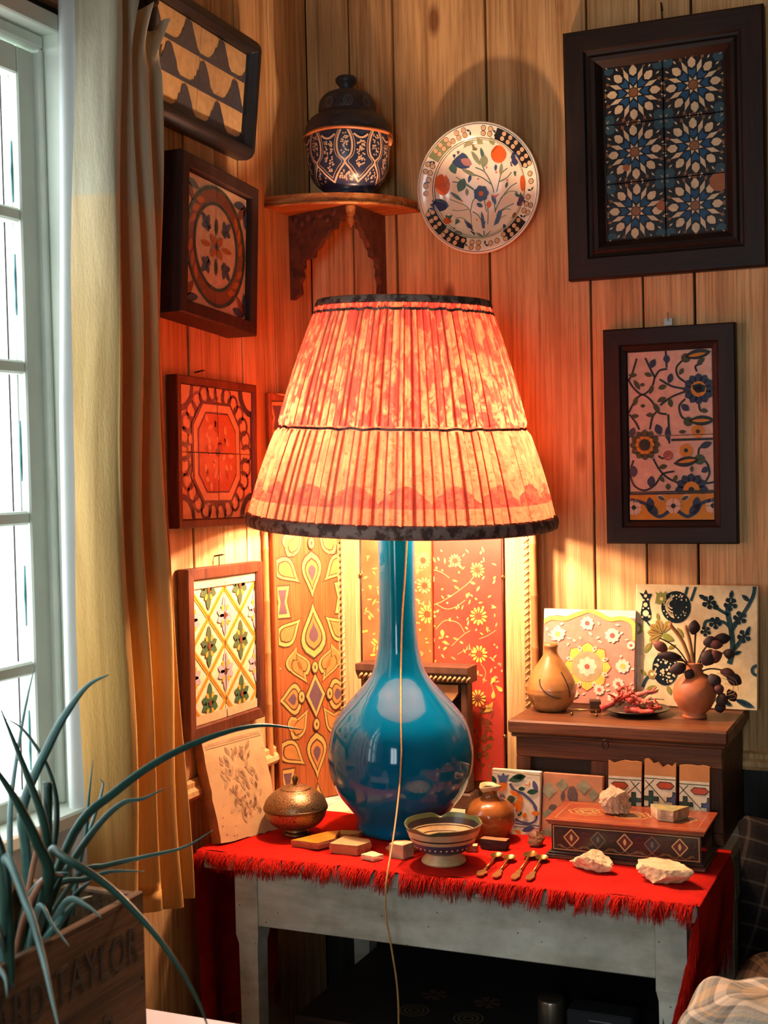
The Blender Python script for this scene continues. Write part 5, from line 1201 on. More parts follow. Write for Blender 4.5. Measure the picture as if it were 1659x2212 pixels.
for k in range(5):
    cx = -.105+k*.0525; c_ = (cx,.041); col_ = INL if k % 2 == 0 else IND
    p.poly([(cx-.016,.041),(cx,.058),(cx+.016,.041),(cx,.023)], INB if k % 2 else INR, 1)
    for a in ((-.015,.041),(0,.057)),((0,.057),(.015,.041)),((.015,.041),(0,.024)),((0,.024),(-.015,.041)): p.stroke([(cx+q[0],q[1]) for q in a], .0022, col_, 2)
    p.leaf((cx,.034), 90, .014, .006, col_, 3)
    for sg in (-1,1): p.stroke([(cx,.024),(cx+sg*.010,.019),(cx+sg*.022,.026),(cx+sg*.028,.022)], .0018, IND, 2); p.leaf((cx+sg*.014,.020), 90-sg*60, .013, .005, IND, 2); p.ring((cx+sg*.024,.047), .006, .001, INR, 1, 10); p.ring((cx+sg*.02,.054), .004, .001, INB, 1, 10)
p.build('inlay', bx, ph2, step=.0002, base=.0002)
p = Paint()
for z in (.003, .0695):
    for k in range(76): p.poly([(-BW/2+k*.004,z-.002),(-BW/2+k*.004+.002,z-.002),(-BW/2+k*.004+.003,z+.002),(-BW/2+k*.004+.001,z+.002)], IND, 1)
p.build('checker_edge', bx, lambda u, v, h: (u, -BD/2-(.004 if v < .02 else .0005)-h, v), step=.0002, base=.0002)
p = Paint()
for cx in (-.088, 0, .088):
    for R_ in (.036,.024,.012): p.stroke([(cx+R_*(1+.07*math.cos(8*a*PI/24))*math.cos(a*PI/24), .75*R_*(1+.07*math.cos(8*a*PI/24))*math.sin(a*PI/24)) for a in range(49)], .0022, INL, 1, smooth=False)
    for k in range(8): p.ring((cx+.018*math.cos(k*PI/4), .0135*math.sin(k*PI/4)), .007, .0016, INL, 2, 12)
for x0_, x1_, z0_, z1_ in ((-.138,.138,-.060,.060),): p.stroke([(x0_,z0_),(x1_,z0_),(x1_,z1_),(x0_,z1_)], .0013, INL, 1, closed=True, smooth=False)
p.build('lid_inlay', ldb, lambda u, v, h: (u, v, .077+h), step=.0002, base=.0002)

# stones
import bmesh
def rock(name, label, loc, dims, seed, m, rz=0., cat='stone', flat_top=0., sub=3, rough_=.22, group=None, ry=0.):
    bm = bmesh.new(); bmesh.ops.create_icosphere(bm, subdivisions=sub, radius=1.0); rr = random.Random(seed)
    pl_ = [(Vector((rr.uniform(-1,1), rr.uniform(-1,1), rr.uniform(-1,1))).normalized(), rr.uniform(.55,.85)) for _ in range(14)]
    if flat_top: pl_.append((Vector((.05,-.08,1)).normalized(), flat_top))
    pl_.append((Vector((0,0,-1)), .6))
    ph = [rr.uniform(0,6) for _ in range(6)]
    for vv in bm.verts:
        c_ = vv.co
        for nn, dd in pl_:
            d_ = c_.dot(nn)
            if d_ > dd: c_ -= nn*(d_-dd)
        k = 1+rough_*.25*(math.sin(c_.x*7+ph[0])*math.sin(c_.y*8+ph[1])*math.sin(c_.z*9+ph[2])+.5*math.sin(c_.x*17+ph[3])*math.sin(c_.y*19+ph[4])+.35*math.sin(c_.z*31+ph[5])*math.sin(c_.x*29)); vv.co = c_*k
    xs = [vv.co.x for vv in bm.verts]; ys = [vv.co.y for vv in bm.verts]; zs_ = [vv.co.z for vv in bm.verts]
    for vv in bm.verts: vv.co = Vector((((vv.co.x-min(xs))/(max(xs)-min(xs))-.5)*dims[0], ((vv.co.y-min(ys))/(max(ys)-min(ys))-.5)*dims[1], (vv.co.z-min(zs_))/(max(zs_)-min(zs_))*dims[2]))
    me = bpy.data.meshes.new(name); bm.to_mesh(me); bm.free(); me.materials.append(m)
    o = bpy.data.objects.new(name, me); COL.objects.link(o); o.location = loc; o.rotation_euler = (0, ry, rz); tag(o, label, cat, group); return o
ST1 = mat('pale_limestone', s(214,180,134), .85, var=.18, vs=40, bump=.7, bs=90); ST2 = mat('grey_pink_stone', s(190,152,116), .85, var=.25, vs=50, bump=.8, bs=90)
rock('stone_fragment', 'rough knobbly pale stone standing on the inlaid box lid', (.842,-.405,ZC+.0785), (.064,.05,.054), 4, ST2, .2, sub=4, rough_=.5)
rock('stone_fragment', 'long pointed pale stone lying at the cloth edge before the inlaid box', (.826,-.535,ZC), (.095,.05,.038), 9, ST1, -.35, sub=4, rough_=.4)
rock('stone_fragment', 'flat broad pale stone at the cloth corner before the inlaid box', (.972,-.560,ZC), (.112,.065,.034), 15, ST1, -.25, flat_top=.3, sub=4, rough_=.3)
rock('stone_pebble', 'small round brown stone beside the inlaid box', (.681,-.415,ZC), (.036,.032,.030), 22, mat('brown_nodule', s(120,78,46), .6, bump=.4), .4, sub=3)
def shard(name, label, loc, pts, t, m_top, m_side, rz=0, tilt=(0,0), cat='shard', seed=1):
    rr = random.Random(seed); P_ = []
    for i in range(len(pts)):
        a, b_ = pts[i], pts[(i+1) % len(pts)]
        for k in range(4): f = k/4; j = 0 if k == 0 else rr.uniform(-.0011,.0011); P_.append((a[0]+(b_[0]-a[0])*f+j, a[1]+(b_[1]-a[1])*f+j))
    n_ = len(P_); mb = MB(); vs = []
    for sc_, z in ((1.0,t),(1.03,t*.6),(1.0,t*.3),(.95,0)):
        vs += [(x*sc_+(rr.uniform(-.0008,.0008) if z < t else 0), y*sc_+(rr.uniform(-.0008,.0008) if z < t else 0), z) for x, y in P_]
    fs = []; mi = []
    mb.add(vs, [tuple(range(n_))], 0); mb.f += [tuple(reversed(range(3*n_, 4*n_)))]; mb.mi += [1]
    for r_ in range(3):
        for i in range(n_): mb.f.append((r_*n_+i, r_*n_+(i+1) % n_, (r_+1)*n_+(i+1) % n_, (r_+1)*n_+i)); mb.mi.append(1)
    o = obj(name, mb, [m_top, m_side], None, loc=loc, rot=(tilt[0], tilt[1], rz)); tag(o, label, cat); return o
YG = glaze(206,140,40,.35); OG = glaze(150,130,70,.35); CLY = mat('shard_clay', s(170,108,66), .85, var=.2, vs=60, bump=.5); CREAMG = glaze(206,178,124,.4)
shard('pottery_shard', 'flat yellow ochre pottery shard in front of the metal bowl', (.258,-.555,ZC+.003), [(-.046,-.030),(.018,-.036),(.040,-.006),(.028,.046),(.006,.036)], .014, YG, CLY, .0, (.06,-.03), seed=2)
shard('pottery_shard', 'square cream pottery shard with thick brown edges near the cloth edge', (.342,-.572,ZC), [(-.038,-.024),(.022,-.030),(.040,.004),(.030,.022),(-.028,.034)], .020, CREAMG, CLY, .1, seed=3)
shard('pottery_shard', 'small olive glazed pottery shard behind the square cream shard', (.296,-.492,ZC), [(-.028,-.012),(.010,-.016),(.026,-.006),(.028,.014),(-.016,.016)], .013, OG, CLY, .2, seed=4)
shard('pottery_shard', 'small white tile chip at the cloth edge', (.404,-.606,ZC), [(-.020,-.012),(.010,-.020),(.022,.002),(-.010,.016)], .010, glaze(226,196,150,.4), ST1, 0., seed=5)
shard('pottery_shard', 'cream cube shaped masonry chip behind the lamp cord', (.452,-.575,ZC), [(-.020,-.014),(.012,-.018),(.022,.010),(.004,.020),(-.016,.012)], .028, ST1, ST2, 0., seed=6)
sc1 = shard('pottery_shard', 'brown painted bowl shard with ringed circles at the foot of the vase', (.435,-.522,ZC), [(-.032,-.020),(.0,-.026),(.030,-.018),(.036,.004),(.014,.020),(-.020,.018)], .010, glaze(176,128,80,.3), CLY, .15, (.12,0), seed=7)
p = Paint()
for x in (-.014,.016): p.ring((x,0), .010, .003, DBR, 1, 16); p.disc((x,0), .003, DBR, 1, 8)
p.build('painted_circles', sc1, lambda u, v, h: (u, v, .010+h))
shard('pottery_shard', 'tiny pale chip just behind the footed bowl', (.570,-.490,ZC), [(-.012,-.008),(.010,-.010),(.012,.006),(-.008,.010)], .012, ST1, CLY, .3, seed=8)
shard('pottery_shard', 'dark rectangular brick chip in front of the brown jar', (.608,-.462,ZC), [(-.027,-.009),(.027,-.010),(.028,.011),(-.026,.010)], .020, glaze(150,104,64,.6), mat('burnt_clay', s(52,36,30), .8), 0., seed=9)
shard('pottery_shard', 'wedge of green and yellow glazed tile on the inlaid box lid', (.946,-.412,ZC+.0775), [(-.036,.016),(-.014,-.026),(.018,-.030),(.038,.020)], .022, mat('green_yellow_glaze', s(186,160,90), .3, var=.05, vs=50, col2=s(140,150,110), stops=(.46,.54)), ST2, 0., (-.02,0), seed=10)

# spoons
def spoon(b, e, label, k):
    b, e = Vector(b), Vector(e); d = e-b; L_ = d.length; a = math.atan2(d.y, d.x)
    o = thing('brass_spoon', label, 'spoon', (b.x, b.y, ZC+.0005), (0,0,a), 'four brass spoons laid side by side on the red cloth')
    bwl = MB(); rx, ry = (.016,.0125) if k != 2 else (.019,.015)
    def fb(u, w):
        an = 2*PI*u; r_ = w
        ptx = (-rx*r_*math.cos(an)*(1.25 if (k == 2 and math.cos(an) > 0) else 1)); return (ptx, ry*r_*math.sin(an)*(1-.35*max(0,math.cos(an)) if k == 2 else 1), .0012+.006*r_*r_)
    def fb2(u, w): x, y, z = fb(u, w); return (x, y, z-.0012)
    bwl.grid(24, 6, fb).grid(24, 6, fb2); obj('bowl', bwl, SPB, o, True)
    x0_ = rx*.9
    obj('stem', MB().tube([(x0_,0,.0065),(x0_+.012,0,.006),(x0_+.03,0,.004),(L_*.62,0,.003)], [.0022,.0026,.0018,.0024], 8), SPB, o, True)
    hw = [(.60,.0022),(.68,.0055),(.74,.0045),(.80,.0070),(.90,.0080),(.95,.0060),(1.0,.0040)] if k != 0 else [(.60,.002),(.66,.0035),(.72,.002),(.80,.009),(.86,.010),(.92,.006),(.96,.008),(1.0,.003)]
    poly = [(L_*t, w) for t, w in hw]+[(L_*t, -w) for t, w in reversed(hw)]
    obj('handle', MB().prism(poly, .0015, .0038, mp=lambda x, h, y: (x, y, h)), SPB, o)
SPB = mat('spoon_brass', s(176,134,72), .32, .85, var=.15, vs=60)
spoon((.634,-.524,0), (.641,-.650,0), 'brass spoon with pierced trefoil handle, nearest the footed bowl', 0)
spoon((.662,-.531,0), (.672,-.650,0), 'brass spoon with broad plain handle, second from the footed bowl', 1)
spoon((.695,-.500,0), (.708,-.650,0), 'longest brass spoon with pointed bowl, third from the footed bowl', 2)
spoon((.722,-.512,0), (.735,-.644,0), 'brass spoon closest to the inlaid box, fourth from the footed bowl', 3)

# brown jar with broken neck
BJ = mat('amber_brown_glaze', s(150,84,36), .2, var=.25, vs=18, bump=.2, bs=50, coat=.5, col2=s(176,106,50))
bj = thing('brown_jar', 'round amber glazed jar with chipped narrow neck beside the vase', 'jar', (.576,-.392,ZC))
bj.scale = (1,1,.93)
jb = [(0,0),(.034,0),(.036,.003),(.040,.012),(.049,.032),(.0525,.050),(.050,.066),(.040,.080),(.024,.089),(.0165,.094),(.0155,.104),(.0175,.114)]
obj('jar_body', MB().lathe(jb[:3]+_smooth(jb[3:],4)+[(.0150,.115),(.0125,.104),(.013,.094)], 44, cap=False, jit=lambda r,z,a,k: (r*(1+.006*math.sin(2*a)), z-(.006*max(0,math.sin(a-.5)) if z > .11 else 0))), BJ, bj, True)
obj('chipped_lip', MB().lathe([(.0170,.108),(.0225,.116),(.0235,.120),(.019,.1185),(.0145,.113)], 30, cap=False, jit=lambda r,z,a,k: (r*(1+.10*math.sin(3*a+1)), z-.004*max(0,math.sin(a*2)))), CREAMG, bj, True)
# footed bowl
fb_ = thing('footed_bowl', 'chipped cream footed bowl with green rim and blue band on the cloth', 'bowl', (.543,-.578,ZC))
BWL = mat('cream_bowl_glaze', s(190,158,112), .35, var=.15, vs=30, bump=.2); BGR = glaze(70,80,50,.25); BBL = glaze(70,66,86,.35); BBK = glaze(40,32,30,.3)
chips = [(.5,.30,.006),(2.0,.22,.009),(3.4,.25,.005),(-1.6,.30,.006),(-2.3,.2,.004),(1.2,.15,.004)]
def bj_(r, z, a, k):
    d = 0.
    if z > .066:
        for c0, w_, h_ in chips:
            e = (a-c0+PI) % (2*PI)-PI; d = max(d, h_*max(0, 1-abs(e)/w_))
        d *= (z-.066)/.012
    return (r, z-d)
bo = [(0,.0),(.042,0),(.044,.003),(.041,.009),(.034,.015),(.033,.019),(.044,.024),(.054,.031),(.061,.040),(.0625,.043),(.064,.046),(.068,.053),(.0685,.056),(.071,.062),(.0735,.069),(.0765,.076),(.0775,.078)]
bi = [(.0745,.0785),(.071,.070),(.066,.058),(.056,.042),(.042,.030),(.020,.024),(0,.023)]
def bmi(k):
    if k in (8,9): return 2
    if k in (6,7): return 2
    if k == 11: return 3
    if k in (14,15,16): return 1
    if k == 18: return 3
    if k == 17: return 1
    return 0
obj('bowl_body', MB().lathe(bo+bi, 72, cap=False, jit=bj_, mif=bmi), [BWL,BGR,BBL,BBK], fb_, auto=.9)
p = Paint(); 
for k in range(34):
    a = k*2*PI/34*.062; p.disc((a,.0365), .0026, BWL, 1, 5, ry=.0018)
p.build('blue_band_dots', fb_, lambda u, v, h: ((.0588+h)*math.cos(u/.062), (.0588+h)*math.sin(u/.062), v))
mb = MB()
for r_, z in ((.0648,.0555),(.0585,.0450)): mb.tube([(r_*math.cos(a*PI/36), r_*math.sin(a*PI/36), z) for a in range(73)], .0011, 5, cap=False)
obj('inner_ring', mb, BBK, fb_, True)
# engraved metal bowl
mbw = thing('engraved_bowl', 'engraved bronze bowl with domed lid and finial', 'lidded bowl', (.180,-.500,ZC))
BRZ, n, l, b = _new('engraved_bronze'); v = _coords(n, l, (1,1,1), False)
vo = n.new('ShaderNodeTexVoronoi'); vo.inputs['Scale'].default_value = 230; vo.feature = 'DISTANCE_TO_EDGE'; l.new(v, vo.inputs['Vector'])
l.new(_ramp(n, l, vo.outputs['Distance'], [(.03, s(84,66,46)), (.10, s(160,128,90))]), b.inputs['Base Color']); b.inputs['Metallic'].default_value = .8; b.inputs['Roughness'].default_value = .38
_bump(n, l, b, vo.outputs['Distance'], .4, .001)
BRP = mat('plain_bronze', s(112,84,56), .35, .85, var=.2)
obj('bowl', MB().lathe([(0,0),(.024,0),(.026,.004),(.021,.010),(.022,.014)]+_smooth([(.022,.014),(.046,.022),(.060,.036),(.0655,.052),(.066,.057)],3)+[(.0,.057)], 52, cap=False), BRZ, mbw, True)
mlid = obj('lid', MB().lathe(_smooth([(.0672,.058),(.0660,.066),(.060,.078),(.046,.091),(.032,.098)],4)+[(.032,.0995),(.030,.1005)]+_smooth([(.030,.1005),(.018,.105),(.005,.107)],3)+[(0,.107)], 52, cap=False), BRZ, mbw, True)
obj('seam_band', MB().lathe([(.064,.0545),(.068,.055),(.0685,.058),(.068,.061),(.064,.0615)], 52, cap=False), BRP, mbw, True)
obj('finial', MB().lathe([(.004,.106),(.0035,.110),(.0062,.115),(.0066,.119),(.005,.123),(.002,.127),(0,.129)], 16, cap=False), BRP, mlid, True)
obj('foot_ring', MB().lathe([(.020,0),(.027,0),(.028,.003),(.024,.008),(.020,.010)], 30, cap=False), BRP, mbw, True)
# stone tablet leaning on the left wall
tbx = thing('stone_tablet', 'thick pale stone tablet with worn carved figures leaning on the side wall', 'tablet', (.100, -.548, ZC), (0,0,0))
ang_ = math.atan2(.150, .052)
tbx.rotation_euler = (Matrix.Rotation(ang_, 3, 'Z') @ Matrix.Rotation(math.radians(-15), 3, 'X')).to_euler()
TBM = mat('pale_plaster_stone', s(206,170,118), .85, var=.12, vs=20, bump=.5, bs=70); TBS = mat('tablet_raw_edge', s(168,112,62), .9, var=.2, vs=30, bump=.6)
mb = MB(); rr = random.Random(8); NB_ = 14
def edge(x0_, z0_, x1_, z1_): return [(x0_+(x1_-x0_)*i/NB_+rr.uniform(-.0014,.0014), z0_+(z1_-z0_)*i/NB_+rr.uniform(-.0014,.0014)) for i in range(NB_)]
poly = edge(-.083,.004,.083,0)+edge(.083,0,.083,.225)+edge(.083,.225,-.083,.220)+edge(-.083,.220,-.083,.004)
n_ = len(poly); mb.add([(x,0,z) for x,z in poly]+[(x,.030,z) for x,z in poly], [tuple(range(n_))], 0)
mb.f.append(tuple(reversed(range(n_,2*n_)))); mb.mi.append(1)
for i in range(n_): mb.f.append((i, i+n_, (i+1)%n_+n_, (i+1)%n_)); mb.mi.append(1)
obj('slab', mb, [TBM, TBS], tbx)
p = Paint(); RG = mat('relief_shade_and_specks', s(160,124,88), .9, var=.3, vs=60); RG2 = mat('relief_shade_and_specks_pale', s(184,148,104), .9, var=.2, vs=60)  # shading of the carved figures put into flat darker marks, plus random specks
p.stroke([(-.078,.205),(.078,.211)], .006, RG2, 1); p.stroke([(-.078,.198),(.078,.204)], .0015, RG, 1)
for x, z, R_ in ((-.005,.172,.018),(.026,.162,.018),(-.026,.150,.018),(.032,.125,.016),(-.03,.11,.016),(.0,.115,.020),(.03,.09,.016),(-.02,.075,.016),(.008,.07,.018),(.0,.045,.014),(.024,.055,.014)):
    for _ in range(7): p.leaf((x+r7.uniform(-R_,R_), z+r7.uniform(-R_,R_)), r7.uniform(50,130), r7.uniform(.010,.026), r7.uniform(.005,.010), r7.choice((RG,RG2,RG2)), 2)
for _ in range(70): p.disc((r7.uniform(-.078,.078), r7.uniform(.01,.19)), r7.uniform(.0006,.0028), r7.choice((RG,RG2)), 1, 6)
p.build('painted_relief', tbx, flat(0,0,0), (-.08,.08,.005,.215), step=.0002)

# ================================================================== UNDER THE TABLE
tk = thing('storage_coffer', 'dark coffer painted with faded rosettes under the table', 'coffer', (.56,-.33,0))
TRK = mat('dark_trunk_paint', s(34,30,28), .6, var=.3, vs=14)
obj('coffer_body', MB().box(-.36,.36,-.22,.22,.0,.345,0,.004), TRK, tk); tl = obj('coffer_lid', MB().box(-.37,.37,-.23,.23,.347,.392,0,.006), TRK, tk)
p = Paint()
for x in (-.02, -.14): 
    for R_ in (.030,.020,.010): p.ring((x,-.12), R_, .004, glaze(104,90,64,.6), 1, 20)
    p.flower((x+.01,-.03), .03, 6, glaze(90,64,52,.6), None, 1)
p.build('painted_rosettes', tl, lambda u, v, h: (u, v, .392+h))
cn = obj('metal_canister', MB().lathe([(0,0),(.026,0),(.0275,.003),(.0275,.058),(.026,.062),(.022,.0635),(0,.064)], 32, cap=False), mat('brushed_tin', s(150,140,124), .3, .9), None, True, loc=(.712,-.435,.3925)); tag(cn, 'small cylindrical metal canister under the table', 'canister')
bk_ = thing('black_case', 'flat black case with a small printed label strip under the table', 'case', (.82,-.445,.3925))
obj('case_body', MB().box(-.066,.066,-.03,.03,0,.060,0,.004), mat('black_case_cloth', s(26,28,32), .7), bk_)
obj('label_strip', MB().box(-.02,.025,-.0312,-.0302,.043,.0455), mat('grey_print', s(110,112,114), .6), bk_)

# ================================================================== PLAID THROWS AT THE RIGHT
def plaid(name, c0, c1, c2, c3, sc_, rot_=0.):
    m, n, l, b = _new(name); tc = n.new('ShaderNodeTexCoord'); mp = n.new('ShaderNodeMapping'); mp.inputs['Rotation'].default_value = (0,0,rot_); l.new(tc.outputs['UV'], mp.inputs['Vector'])
    sp_ = n.new('ShaderNodeSeparateXYZ'); l.new(mp.outputs[0], sp_.inputs[0])
    def stripes(o, k):
        mt = n.new('ShaderNodeMath'); mt.operation = 'MULTIPLY'; mt.inputs[1].default_value = k; l.new(o, mt.inputs[0]); fr_ = n.new('ShaderNodeMath'); fr_.operation = 'FRACT'; l.new(mt.outputs[0], fr_.inputs[0])
        r_ = n.new('ShaderNodeValToRGB'); r_.color_ramp.interpolation = 'CONSTANT'; e = r_.color_ramp.elements
        while len(e) < 5: e.new(.5)
        for el, (pp, cc) in zip(e, ((0,c0),(.28,c1),(.5,c2),(.62,c1),(.82,c3))): el.position = pp; el.color = (*cc,1)
        l.new(fr_.outputs[0], r_.inputs[0]); return r_.outputs[0]
    mx_ = n.new('ShaderNodeMixRGB'); mx_.inputs[0].default_value = .5; l.new(stripes(sp_.outputs['X'], sc_), mx_.inputs[1]); l.new(stripes(sp_.outputs['Y'], sc_), mx_.inputs[2])
    l.new(mx_.outputs[0], b.inputs['Base Color']); b.inputs['Roughness'].default_value = .95; b.inputs['Specular IOR Level'].default_value = .1
    _bump(n, l, b, _noise(n, l, _coords(n, l, (1,1,1), False), 260, 2), .6, .002); return m
def uvgrid(name, nu, nv, fn, m, parent, su=1., sv=1.):
    o = obj(name, MB().grid(nu, nv, fn), m, parent, True); me = o.data; uv = me.uv_layers.new(name='UVMap')
    for lp in me.loops:
        vi = lp.vertex_index; uv.data[lp.index].uv = ((vi//(nv+1))/nu*su, (vi % (nv+1))/nv*sv)
    return o
PLL = plaid('pale_plaid_wool', s(190,180,162), s(132,130,120), s(176,150,116), s(96,94,88), 3.2)
PLD = plaid('dark_plaid_wool', s(16,13,12), s(24,19,17), s(62,54,46), s(12,10,10), 7.0, .2)
PLB = plaid('brown_check_wool', s(40,28,22), s(88,66,44), s(60,42,30), s(30,22,18), 3.0)
ac = thing('armchair', 'armchair draped in brown checked wool beside the table', 'armchair', (1.42,-.62,0))
def cushfn(cx, cy, cz, a, b_, c_, e=.35):
    def f(u, w):
        th = 2*PI*u; ph = PI*(w-.5); sg = lambda t, k: math.copysign(abs(t)**k, t)
        return (cx+a*sg(math.cos(ph),e)*sg(math.cos(th),e), cy+b_*sg(math.cos(ph),e)*sg(math.sin(th),e), cz+c_*sg(math.sin(ph),e))
    return f
uvgrid('seat', 48, 24, cushfn(.0,-.02,.22,.30,.36,.20), PLB, ac, 3, 2)
uvgrid('back', 48, 24, cushfn(.0,.30,.45,.30,.10,.22), PLB, ac, 3, 2)
uvgrid('arm', 48, 24, cushfn(-.23,-.10,.43,.10,.26,.22,.45), PLB, ac, 3, 3)
uvgrid('arm', 48, 24, cushfn(.34,-.02,.40,.07,.33,.20,.5), PLB, ac, 3, 3)
for x in (-.25,.25):
    for y in (-.3,.3): obj('leg', MB().lathe([(.018,0),(.024,.06)], 12, c=(x,y,0)), CHESTD, ac, True)
pc_ = thing('dark_plaid_cushion', 'dark plaid cushion propped on the armchair below the wall', 'cushion', (1.262,-.375,.645), (math.radians(-16), math.radians(6), math.radians(22)))
def pil(u, w):
    x, y = (u-.5)*2, (w-.5)*2; return x, y
mbp = MB()
def pfn(sgn):
    def f(u, w):
        x, y = (u-.5)*2, (w-.5)*2; t = max(0,(1-x**4)*(1-y**4)); return (.20*x*(1-.06*(1-y*y)), sgn*.065*t**.5, .19*y*(1-.06*(1-x*x)))
    return f
uvgrid('cushion_front', 24, 24, pfn(-1), PLD, pc_, 1.4, 1.4); uvgrid('cushion_back', 24, 24, pfn(1), PLD, pc_, 1.4, 1.4)
th_ = thing('pale_plaid_throw', 'pale grey and tan plaid wool throw draped over the armchair arm', 'throw', (1.21,-.90,.43))
uvgrid('throw_cloth', 64, 40, lambda u, w: (lambda q: (q[0], q[1], q[2]+.006*math.sin(q[0]*60+q[1]*40)))(cushfn(0,0,.03,.155,.11,.245,.42)(u, w)), PLL, th_, 2.2, 2.4)

# ================================================================== CRATE AND PLANT BY THE WINDOW
ws = thing('white_stand', 'low white painted stand under the plant crate by the window', 'stand', (.20,-1.5,0))
WST = mat('stand_white_paint', s(206,200,206), .5, var=.06)
obj('stand_top', MB().box(-.185,.245,-.62,.435,.575,.600,0,.004), WST, ws)
for x in (-.16,.20):
    for y in (-.58,.39): obj('leg', MB().box(x-.02,x+.02,y-.02,y+.02,0,.575,0,.003), WST, ws)
CRW = wood('old_crate_boards', s(58,40,24), s(92,66,40), s(122,90,58), .8, 2.2, axis='y', knots=False, bump=.5)
cr = thing('wooden_crate', 'old wooden crate with stamped lettering holding the plant', 'crate', (.18,-1.56,.6005))
CL = .618
obj('side_board', MB().box(.106,.120,-.309,.309,.002,.274,0,.002), CRW, cr); sd = cr.children[0]
obj('side_board', MB().box(-.120,-.106,-.309,.309,.002,.274,0,.002), CRW, cr)
obj('end_board', MB().box(-.106,.106,.289,.309,.002,.272,0,.003), CRW, cr); obj('end_board', MB().box(-.106,.106,-.309,-.289,.002,.272,0,.003), CRW, cr)
obj('bottom_board', MB().box(-.106,.106,-.289,.289,.0,.014), CRW, cr)
SOIL = mat('potting_soil', s(48,36,28), .95, var=.4, vs=60, bump=.8, bs=80)
obj('soil', MB().grid(14, 26, lambda u, w: (-.105+.21*u, -.288+.576*w, .195+.012*math.sin(u*9+w*17)*math.sin(w*23))), SOIL, cr, True)
def letter(txt, y, z, size, name='stamped_letters'):
    cu_ = bpy.data.curves.new(name, 'FONT'); cu_.body = txt; cu_.size = size; cu_.extrude = .0006; cu_.align_x = 'RIGHT'; cu_.space_character = 1.15
    tmp = bpy.data.objects.new(name, cu_); COL.objects.link(tmp); bpy.context.view_layer.update()
    me = bpy.data.meshes.new_from_object(tmp.evaluated_get(bpy.context.evaluated_depsgraph_get())); bpy.data.objects.remove(tmp, do_unlink=True)
    me.materials.clear(); me.materials.append(mat('stamp_ink', s(56,40,26), .9, var=.4, vs=50))
    o = bpy.data.objects.new(name, me); COL.objects.link(o); o.parent = cr; o.location = (.1208, y, z); o.rotation_euler = (PI/2, 0, PI/2); o.scale = (.8, 1.25, 1); return o
letter('EDWARD TAYLOR', .290, .175, .062); letter('ER', .225, .055, .074)
NLS = mat('crate_nail', s(50,44,42), .5, .7)
for z in (.05,.14,.23): obj('nail', MB().lathe([(0,0),(.003,0),(.003,.001),(0,.0015)], 8, c=(0,0,0)), NLS, cr, loc=(.1202,.299,z), rot=(0,PI/2,0))
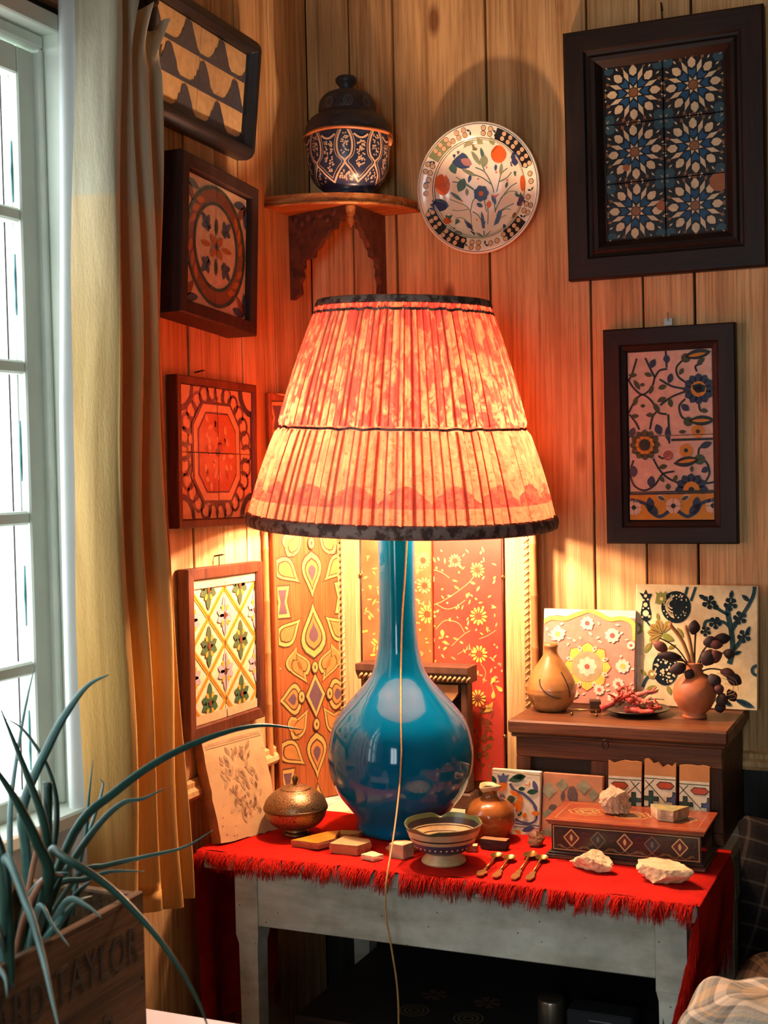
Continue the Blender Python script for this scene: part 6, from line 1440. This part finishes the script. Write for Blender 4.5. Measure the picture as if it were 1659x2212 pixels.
# plant
LEAFS = [mat('leaf_blue_green', s(50,92,84), .38, var=.25, vs=20), mat('leaf_grey_green', s(84,116,110), .42, var=.2, vs=20), mat('leaf_dark_green', s(26,60,48), .38, var=.25, vs=20), mat('leaf_dry', s(150,96,66), .7, var=.2)]
plt = thing('potted_plant', 'spiky plant with long arching blue green leaves in the crate', 'plant', (.22,-1.46,.80))
LV = [
 ([(.196,-1.395,.85),(.192,-1.395,.96),(.19,-1.396,1.035),(.229,-1.376,1.131),(.254,-1.363,1.178),(.28,-1.351,1.212),(.308,-1.338,1.227)],.0095,0),
 ([(.24,-1.46,.84),(.259,-1.368,.992),(.288,-1.3,1.041),(.325,-1.227,1.078),(.373,-1.151,1.102),(.417,-1.077,1.108),(.46,-1.005,1.09)],.0085,0),
 ([(.20,-1.40,.85),(.222,-1.332,.929),(.257,-1.301,.989),(.283,-1.275,1.017),(.305,-1.252,1.02),(.33,-1.227,1.033)],.007,1),
 ([(.21,-1.40,.84),(.235,-1.327,.915),(.259,-1.289,.921),(.304,-1.242,.927),(.344,-1.197,.933),(.372,-1.157,.952)],.005,1),
 ([(.26,-1.46,.86),(.29,-1.464,.987),(.324,-1.477,.991),(.391,-1.476,.961),(.452,-1.478,.918),(.506,-1.484,.869),(.547,-1.495,.823),(.574,-1.512,.790)],.0085,2),
 ([(.285,-1.57,.85),(.296,-1.57,1.011),(.356,-1.60,.964),(.404,-1.635,.921),(.446,-1.673,.888),(.487,-1.71,.855)],.0100,1),
 ([(.27,-1.50,.85),(.318,-1.507,.97),(.315,-1.525,1.025),(.303,-1.546,1.081),(.291,-1.568,1.126),(.275,-1.59,1.17)],.0105,2),
 ([(.25,-1.43,.85),(.256,-1.426,.953),(.258,-1.436,1.023),(.245,-1.452,1.093),(.232,-1.469,1.156),(.225,-1.484,1.20)],.0085,2),
 ([(.19,-1.35,.85),(.196,-1.343,.93),(.204,-1.337,.993),(.202,-1.336,1.043),(.187,-1.341,1.093),(.158,-1.352,1.139),(.134,-1.362,1.156)],.0060,2),
 ([(.11,-1.34,.84),(.106,-1.328,.924),(.099,-1.315,1.0),(.098,-1.299,1.063),(.104,-1.28,1.148),(.112,-1.26,1.222)],.0060,1),
 ([(.222,-1.39,.85),(.223,-1.385,.952),(.223,-1.383,1.007),(.224,-1.381,1.069)],.0085,2),
 ([(.20,-1.30,.84),(.205,-1.286,.914),(.215,-1.279,.965),(.22,-1.275,1.023),(.226,-1.27,1.08)],.0050,0),
 ([(.15,-1.27,.84),(.161,-1.251,.893),(.188,-1.237,.951),(.203,-1.229,.995),(.211,-1.224,1.029),(.205,-1.226,1.038)],.0045,1),
 ([(.24,-1.48,.84),(.26,-1.48,.916),(.30,-1.488,.962),(.345,-1.495,.978)],.0105,2),
 ([(.20,-1.42,.84),(.234,-1.382,.913),(.262,-1.352,.918),(.29,-1.321,.924),(.327,-1.287,.918)],.0055,1),
 ([(.27,-1.53,.84),(.286,-1.523,.913),(.304,-1.514,.957),(.321,-1.505,.976),(.339,-1.498,.974)],.0060,3),
 ([(.26,-1.46,.84),(.309,-1.458,.921),(.35,-1.468,.925),(.385,-1.48,.915)],.0060,1),
 ([(.27,-1.50,.84),(.306,-1.514,.932),(.339,-1.527,.914),(.375,-1.54,.894)],.0055,1),
 ([(.25,-1.47,.83),(.296,-1.465,.889),(.308,-1.432,.913),(.314,-1.402,.914)],.0065,0),
 ([(.215,-1.447,.84),(.223,-1.422,.948),(.226,-1.40,1.011),(.212,-1.386,1.059)],.0055,3),
 ([(.30,-1.572,.84),(.298,-1.571,.955),(.290,-1.571,1.02),(.27,-1.575,1.07)],.0100,2),
 ([(.27,-1.53,.84),(.34,-1.66,.99),(.40,-1.73,.955),(.443,-1.754,.94),(.462,-1.774,.925)],.0080,1),
 ([(.16,-1.50,.84),(.14,-1.49,.95),(.12,-1.50,1.05)],.008,2), ([(.20,-1.56,.84),(.19,-1.58,.98),(.17,-1.62,1.10)],.008,0), ([(.25,-1.40,.84),(.27,-1.39,.90),(.30,-1.385,.93)],.007,2),([(.22,-1.44,.84),(.25,-1.42,.90),(.265,-1.40,.95)],.008,2)]
for pts, r_, m in LV:
    q = _smooth(pts, 6); N = len(q); blunt = pts[-1][2] > 1.06 and pts[-1][2] < 1.075
    rr_ = [r_*(.75+.25*min(1, i/4))*(1.0 if blunt else (1-(i/(N-1))**2.2*.92)) for i in range(N)]
    obj('leaf', MB().tube([(x-.22, y+1.46, z-.80) for x, y, z in q], rr_, 8, flat=.62), LEAFS[m], plt, True)

GROUPS = {'framed_tile_panel': 'framed tile panels on the walls', 'pottery_shard': 'pottery shards on the table', 'stone_fragment': 'pale stone fragments on the table', 'bamboo_cane': 'bamboo canes behind the lamp'}
for o in COL.objects:
    k = o.name.split('.')[0]
    if o.parent is None and k in GROUPS: o['group'] = GROUPS[k]
